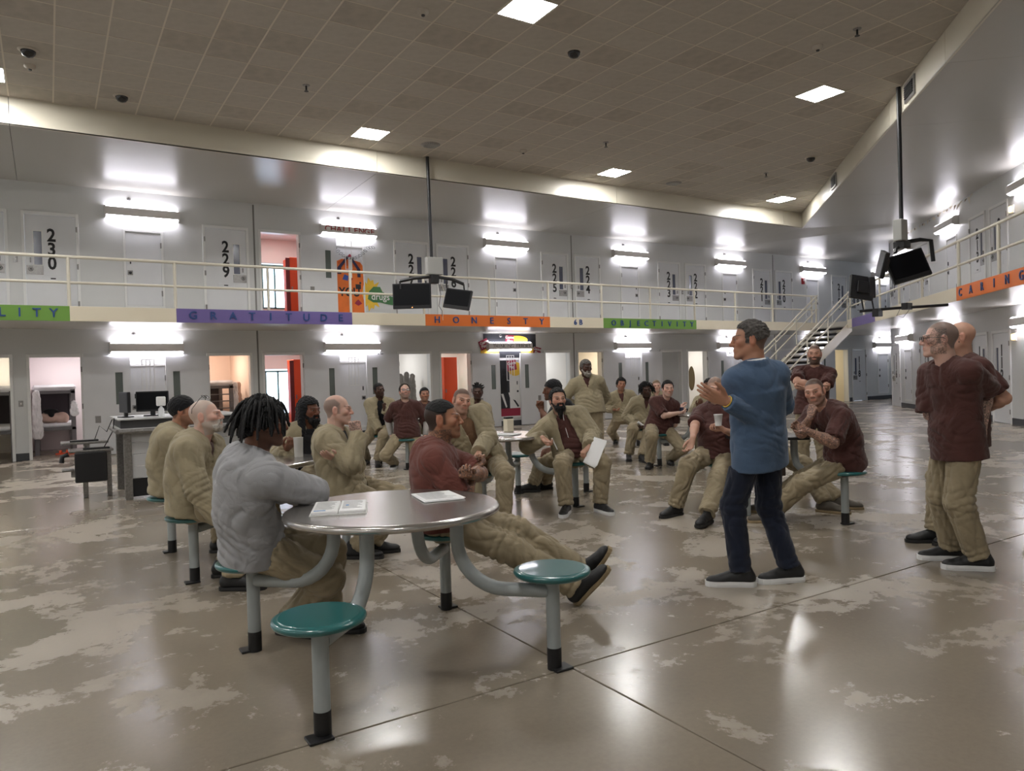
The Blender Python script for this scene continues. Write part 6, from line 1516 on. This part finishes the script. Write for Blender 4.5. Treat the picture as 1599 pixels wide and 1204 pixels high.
PP['speaker'] = make_person(dict(pel=(3.896, 3.182, 0.93), head=(3.818, 3.175, 1.598), chest=71.2, hip=94.2, face=(135.2, -2, 0), footL=(3.774, 3.255, 0.0), toeL=139.2, handL=(3.562, 3.137, 1.21), elb={'L': (3.675, 2.963, 0.692), 'R': (4.256, 3.074, 1.002)}, kneeL=(3.637, 4.667, 0.53), footR=(4.104, 3.127, 0.0), toeR=154.2, handR=(4.251, 3.386, 1.055), kneeR=(3.936, 4.689, 0.53), hpL='open', hdL=(-0.642, 0.638, 0.42), hnL=(-0.521, -0.548, -0.62), lv=1, hs=1.02, skin='tan', top='blazer', shoes='whitesole', trw=0.93, tfold=0.55, fold=0.55, seed=43, leg=(0.435, 0.435), girth=1.0, shoulders=0.15, sr=0.9, hem=0.15, slouch=0.0, label='grey-haired man in a blue blazer standing and gesturing with an open hand', hands=1.15, topm=BLUE, trm=NAVY, under=WHITEC, ho=dict(hair='short', fade=-.02, buzz=.7, hairc='saltpepper', hairline=.080)))
PP['thinking_man'] = make_person(dict(pel=(6.03, 3.98, 0.572), head=(5.71, 4.05, 1.193), chest=161.4, hip=141.4, face=(201.4, -6, 10), footL=(5.585, 4.442, 0.0), toeL=149.4, handL=(5.371, 3.904, 0.883), elb={'L': (5.489, 3.73, 0.574), 'R': (5.314, 4.078, 0.614)}, kneeL=(5.399, 3.906, 0.648), footR=(5.939, 4.758, 0.0), toeR=133.4, handR=(5.546, 3.984, 0.978), kneeR=(5.627, 4.117, 0.612), hpR='fist', hpL='relax', hdR=(0.166, -0.25, 1.0), hnR=(-0.971, -0.166, 0.2), armtat='LR', armw=1.12, lv=1, skin='light', top='tee', sleeve=0.88, slw=1.1, seed=45, leg=(0.44, 0.44), girth=1.1, shoulders=0.185, hem=0.12, shoes='grey', slouch=0.06, label='man in maroon with tattooed arms, elbow on a desk and fist at his mouth', topm=MAROON, ho=dict(buzz=.88, hairc='brown', stubble=.5, recede=.006)))
PP['back_standing_man'] = make_person(dict(pel=(8.167, 5.835, 0.93), head=(8.216, 5.814, 1.577), chest=209.5, hip=209.5, face=(211.5, -2, 0), footL=(8.231, 5.722, 0.0), toeL=217.5, handL=(7.901, 5.746, 1.158), elb={'L': (8.188, 5.469, 1.1), 'R': (7.625, 5.826, 1.136)}, kneeL=(6.935, 4.966, 0.53), footR=(8.103, 5.948, 0.0), toeR=201.5, handR=(8.022, 5.634, 1.177), kneeR=(6.788, 5.227, 0.53), hpR='tuck', hpL='tuck', lv=2, skin='light', top='tee', seed=47, girth=1.06, shoulders=0.185, hem=0.13, label='bearded man in a maroon tee standing with folded arms in front of the stairs', topm=MAROON, ho=dict(buzz=.75, hairc='brown', stubble=.85)))
PP['tall_glasses_man'] = make_person(dict(pel=(5.215, 2.609, 0.905), head=(5.119, 2.661, 1.575), chest=158.6, hip=151.6, face=(128.6, 0, 0), footL=(5.306, 2.533, 0.0), toeL=131.6, handL=(5.342, 2.506, 0.967), elb={'L': (5.575, 2.504, 1.166), 'R': (4.982, 2.82, 1.223)}, kneeL=(3.824, 3.19, 0.505), footR=(5.444, 2.779, 0.0), toeR=136.6, handR=(5.428, 2.763, 1.207), kneeR=(3.967, 3.454, 0.505), lv=1, skin='pale', top='tee', sleeve=0.95, slw=1.22, armtat='LR', glasses=1, shoes='whitesole', seed=49, girth=1.0, shoulders=0.172, hem=0.14, fold=0.9, label='tall man in glasses with tattooed cheek and maroon tee standing at the right', topm=MAROON, ho=dict(buzz=.75, hairc='saltpepper', facetat=-1, necktat=0, wide=.96, browc='brown', recede=.012)))
PP['bald_man'] = make_person(dict(pel=(6.048, 2.968, 0.9), head=(6.007, 2.976, 1.61), chest=146.1, hip=146.1, face=(124.1, 0, 0), footL=(5.96, 2.972, 0.0), toeL=154.1, handL=(6.196, 2.876, 1.038), kneeL=(4.719, 3.68, 0.5), footR=(5.886, 3.119, 0.0), toeR=138.1, handR=(5.817, 2.88, 1.057), kneeR=(4.887, 3.929, 0.5), lv=2, skin='light', top='tee', glasses=1, seed=51, girth=1.08, shoulders=0.18, hem=0.13, label='bald bearded man in maroon standing behind the tall man with glasses', topm=MAROON, ho=dict(beard=.02, hairc='brown')))
PP['hidden_seated_man'] = make_person(dict(pel=(6.45, 5.15, 0.572), head=(6.47, 5.146, 1.122), chest=278.6, hip=296.6, face=(278.6, 0, 0), footL=(6.606, 4.443, 0.0), toeL=304.6, footR=(6.343, 4.404, 0.0), toeR=288.6, leg=(0.45, 0.45), lv=3, skin='tan', top='tee', seed=53, shoes='grey', label='man in khaki hidden behind the speaker, only one foot showing under the stool', topm=MAROON, ho=dict(hair='short', hairc='black')))
# ---- small things people hold or wear
def hold_sheet(name, c, fw, nrm, w_, h_, n, label, cat='paper'):
    r = empty(name, tuple(c)); tag(r, label, cat)
    y = unit(fw); z = unit(np.array(nrm)-(np.array(nrm)@y)*y); x = np.cross(y, z)
    for i in range(n):
        M = Matrix(((x[0], y[0], z[0], 0), (x[1], y[1], z[1], 0), (x[2], y[2], z[2], 0), (0, 0, 0, 1))) @ Matrix.Rotation(.05*i, 4, 'Z') @ Matrix.Translation((.006*i, .01*i, .004*i))
        MB().box(-w_/2, w_/2, -h_/2, h_/2, 0, .0016, M).build('sheet', PAPER if i else PAPERP, r)
    return r
_p = PP['papers_man']
hold_sheet('held_papers', _p['Wr']['L']+np.array([-.02, -.10, -.06]), (.42, -.2, .88), (-.9, -.15, .35), .18, .27, 3, 'white sheets held in the bearded man\'s hand')
_o = empty('pen', tuple(_p['Wr']['R']+np.array([.05, -.10, -.06]))); tag(_o, 'white pen in the bearded man\'s right hand', 'pen')
MB().tube([(0, 0, .06), (.05, -.02, -.06)], .006, 8).build('barrel', WHITEC, _o); MB().tube([(.05, -.02, -.06), (.055, -.022, -.072)], [.005, .002], 8).build('tip', BLACKP, _o)
_b = MB().tube([tuple(_p['N']+_p['cf']*.10+_p['left']*.03+_p['u']*.02), tuple(_p['C']+_p['cf']*.135), tuple(_p['W']+_p['cf']*.142-_p['left']*.01), tuple(_p['W']+_p['cf']*.142-_p['left']*.02-_p['u']*.15)], .0035, 6); _ob = _b.build('earphone_cable', WHITEC); place(_ob, _p['root'], Matrix.Identity(4))
_p = PP['grey_beard_man']; hold_sheet('held_sheet', _p['Wr']['R']+np.array([.05, -.16, .03]), (.1, -.1, -1), (-.5, -.8, .2), .16, .20, 1, 'small white sheet at the standing grey-bearded man\'s side')
_p = PP['locs_far_man']; _q = _p['Wr']['R']+np.array([.02, -.14, -.05])
_o = empty('rolled_paper', tuple(_q)); tag(_o, 'rolled white paper held by the far man with locs', 'paper'); MB().tube([(-.10, 0, .07), (.10, -.06, -.09)], .022, 12).build('roll', PAPER, _o)
def foam_cup(c, label):
    r = empty('foam_cup', tuple(c)); tag(r, label, 'cup'); MB().lathe([(.028, -.05), (.040, .05), (.043, .052), (.043, .058)], 24).build('cup_wall', WHITEC, r); MB().lathe([(.036, .046), (.036, .047)], 20).build('drink', mat('coffee', srgb(80, 56, 40), .2), r)
_p = PP['cup_man']; foam_cup(_p['Wr']['L']+np.array([-.10, -.02, .10]), 'white foam cup held by the heavy man in maroon')
_p = PP['young_maroon_man']; _o = empty('dark_cup', tuple(_p['Wr']['R']+np.array([.10, .02, .03]))); tag(_o, 'small dark cup in the young man\'s hand', 'cup'); MB().lathe([(.03, -.05), (.036, .05)], 20).build('cup_wall', mat('navy_plastic', srgb(44, 52, 78), .4), _o)
_p = PP['speaker']; _w = _p['Wr']['L']; _d = unit(_w-_p['E']['L']); _e1 = unit(np.cross(_d, (0, 0, 1))); _e2 = np.cross(_d, _e1)
_b = MB().tube([tuple(_w+_d*.008+.036*(_e1*math.cos(a)+_e2*math.sin(a))) for a in np.linspace(0, 2*math.pi, 19)], .004, 6); _ob = _b.build('wristband', mat('wristband_yellow', srgb(216, 178, 70), .5)); place(_ob, _p['root'], Matrix.Identity(4))
_c = _p['N']+_p['cf']*.012
_b = MB().tube([tuple(_c+_p['u']*(.040+.012*math.cos(a))+.066*(-_p['cf']*math.cos(a)+_p['left']*math.sin(a))) for a in np.linspace(-2.5, 2.5, 21)], .012, 8); _ob = _b.build('shirt_collar', WHITEC); place(_ob, _p['root'], Matrix.Identity(4))
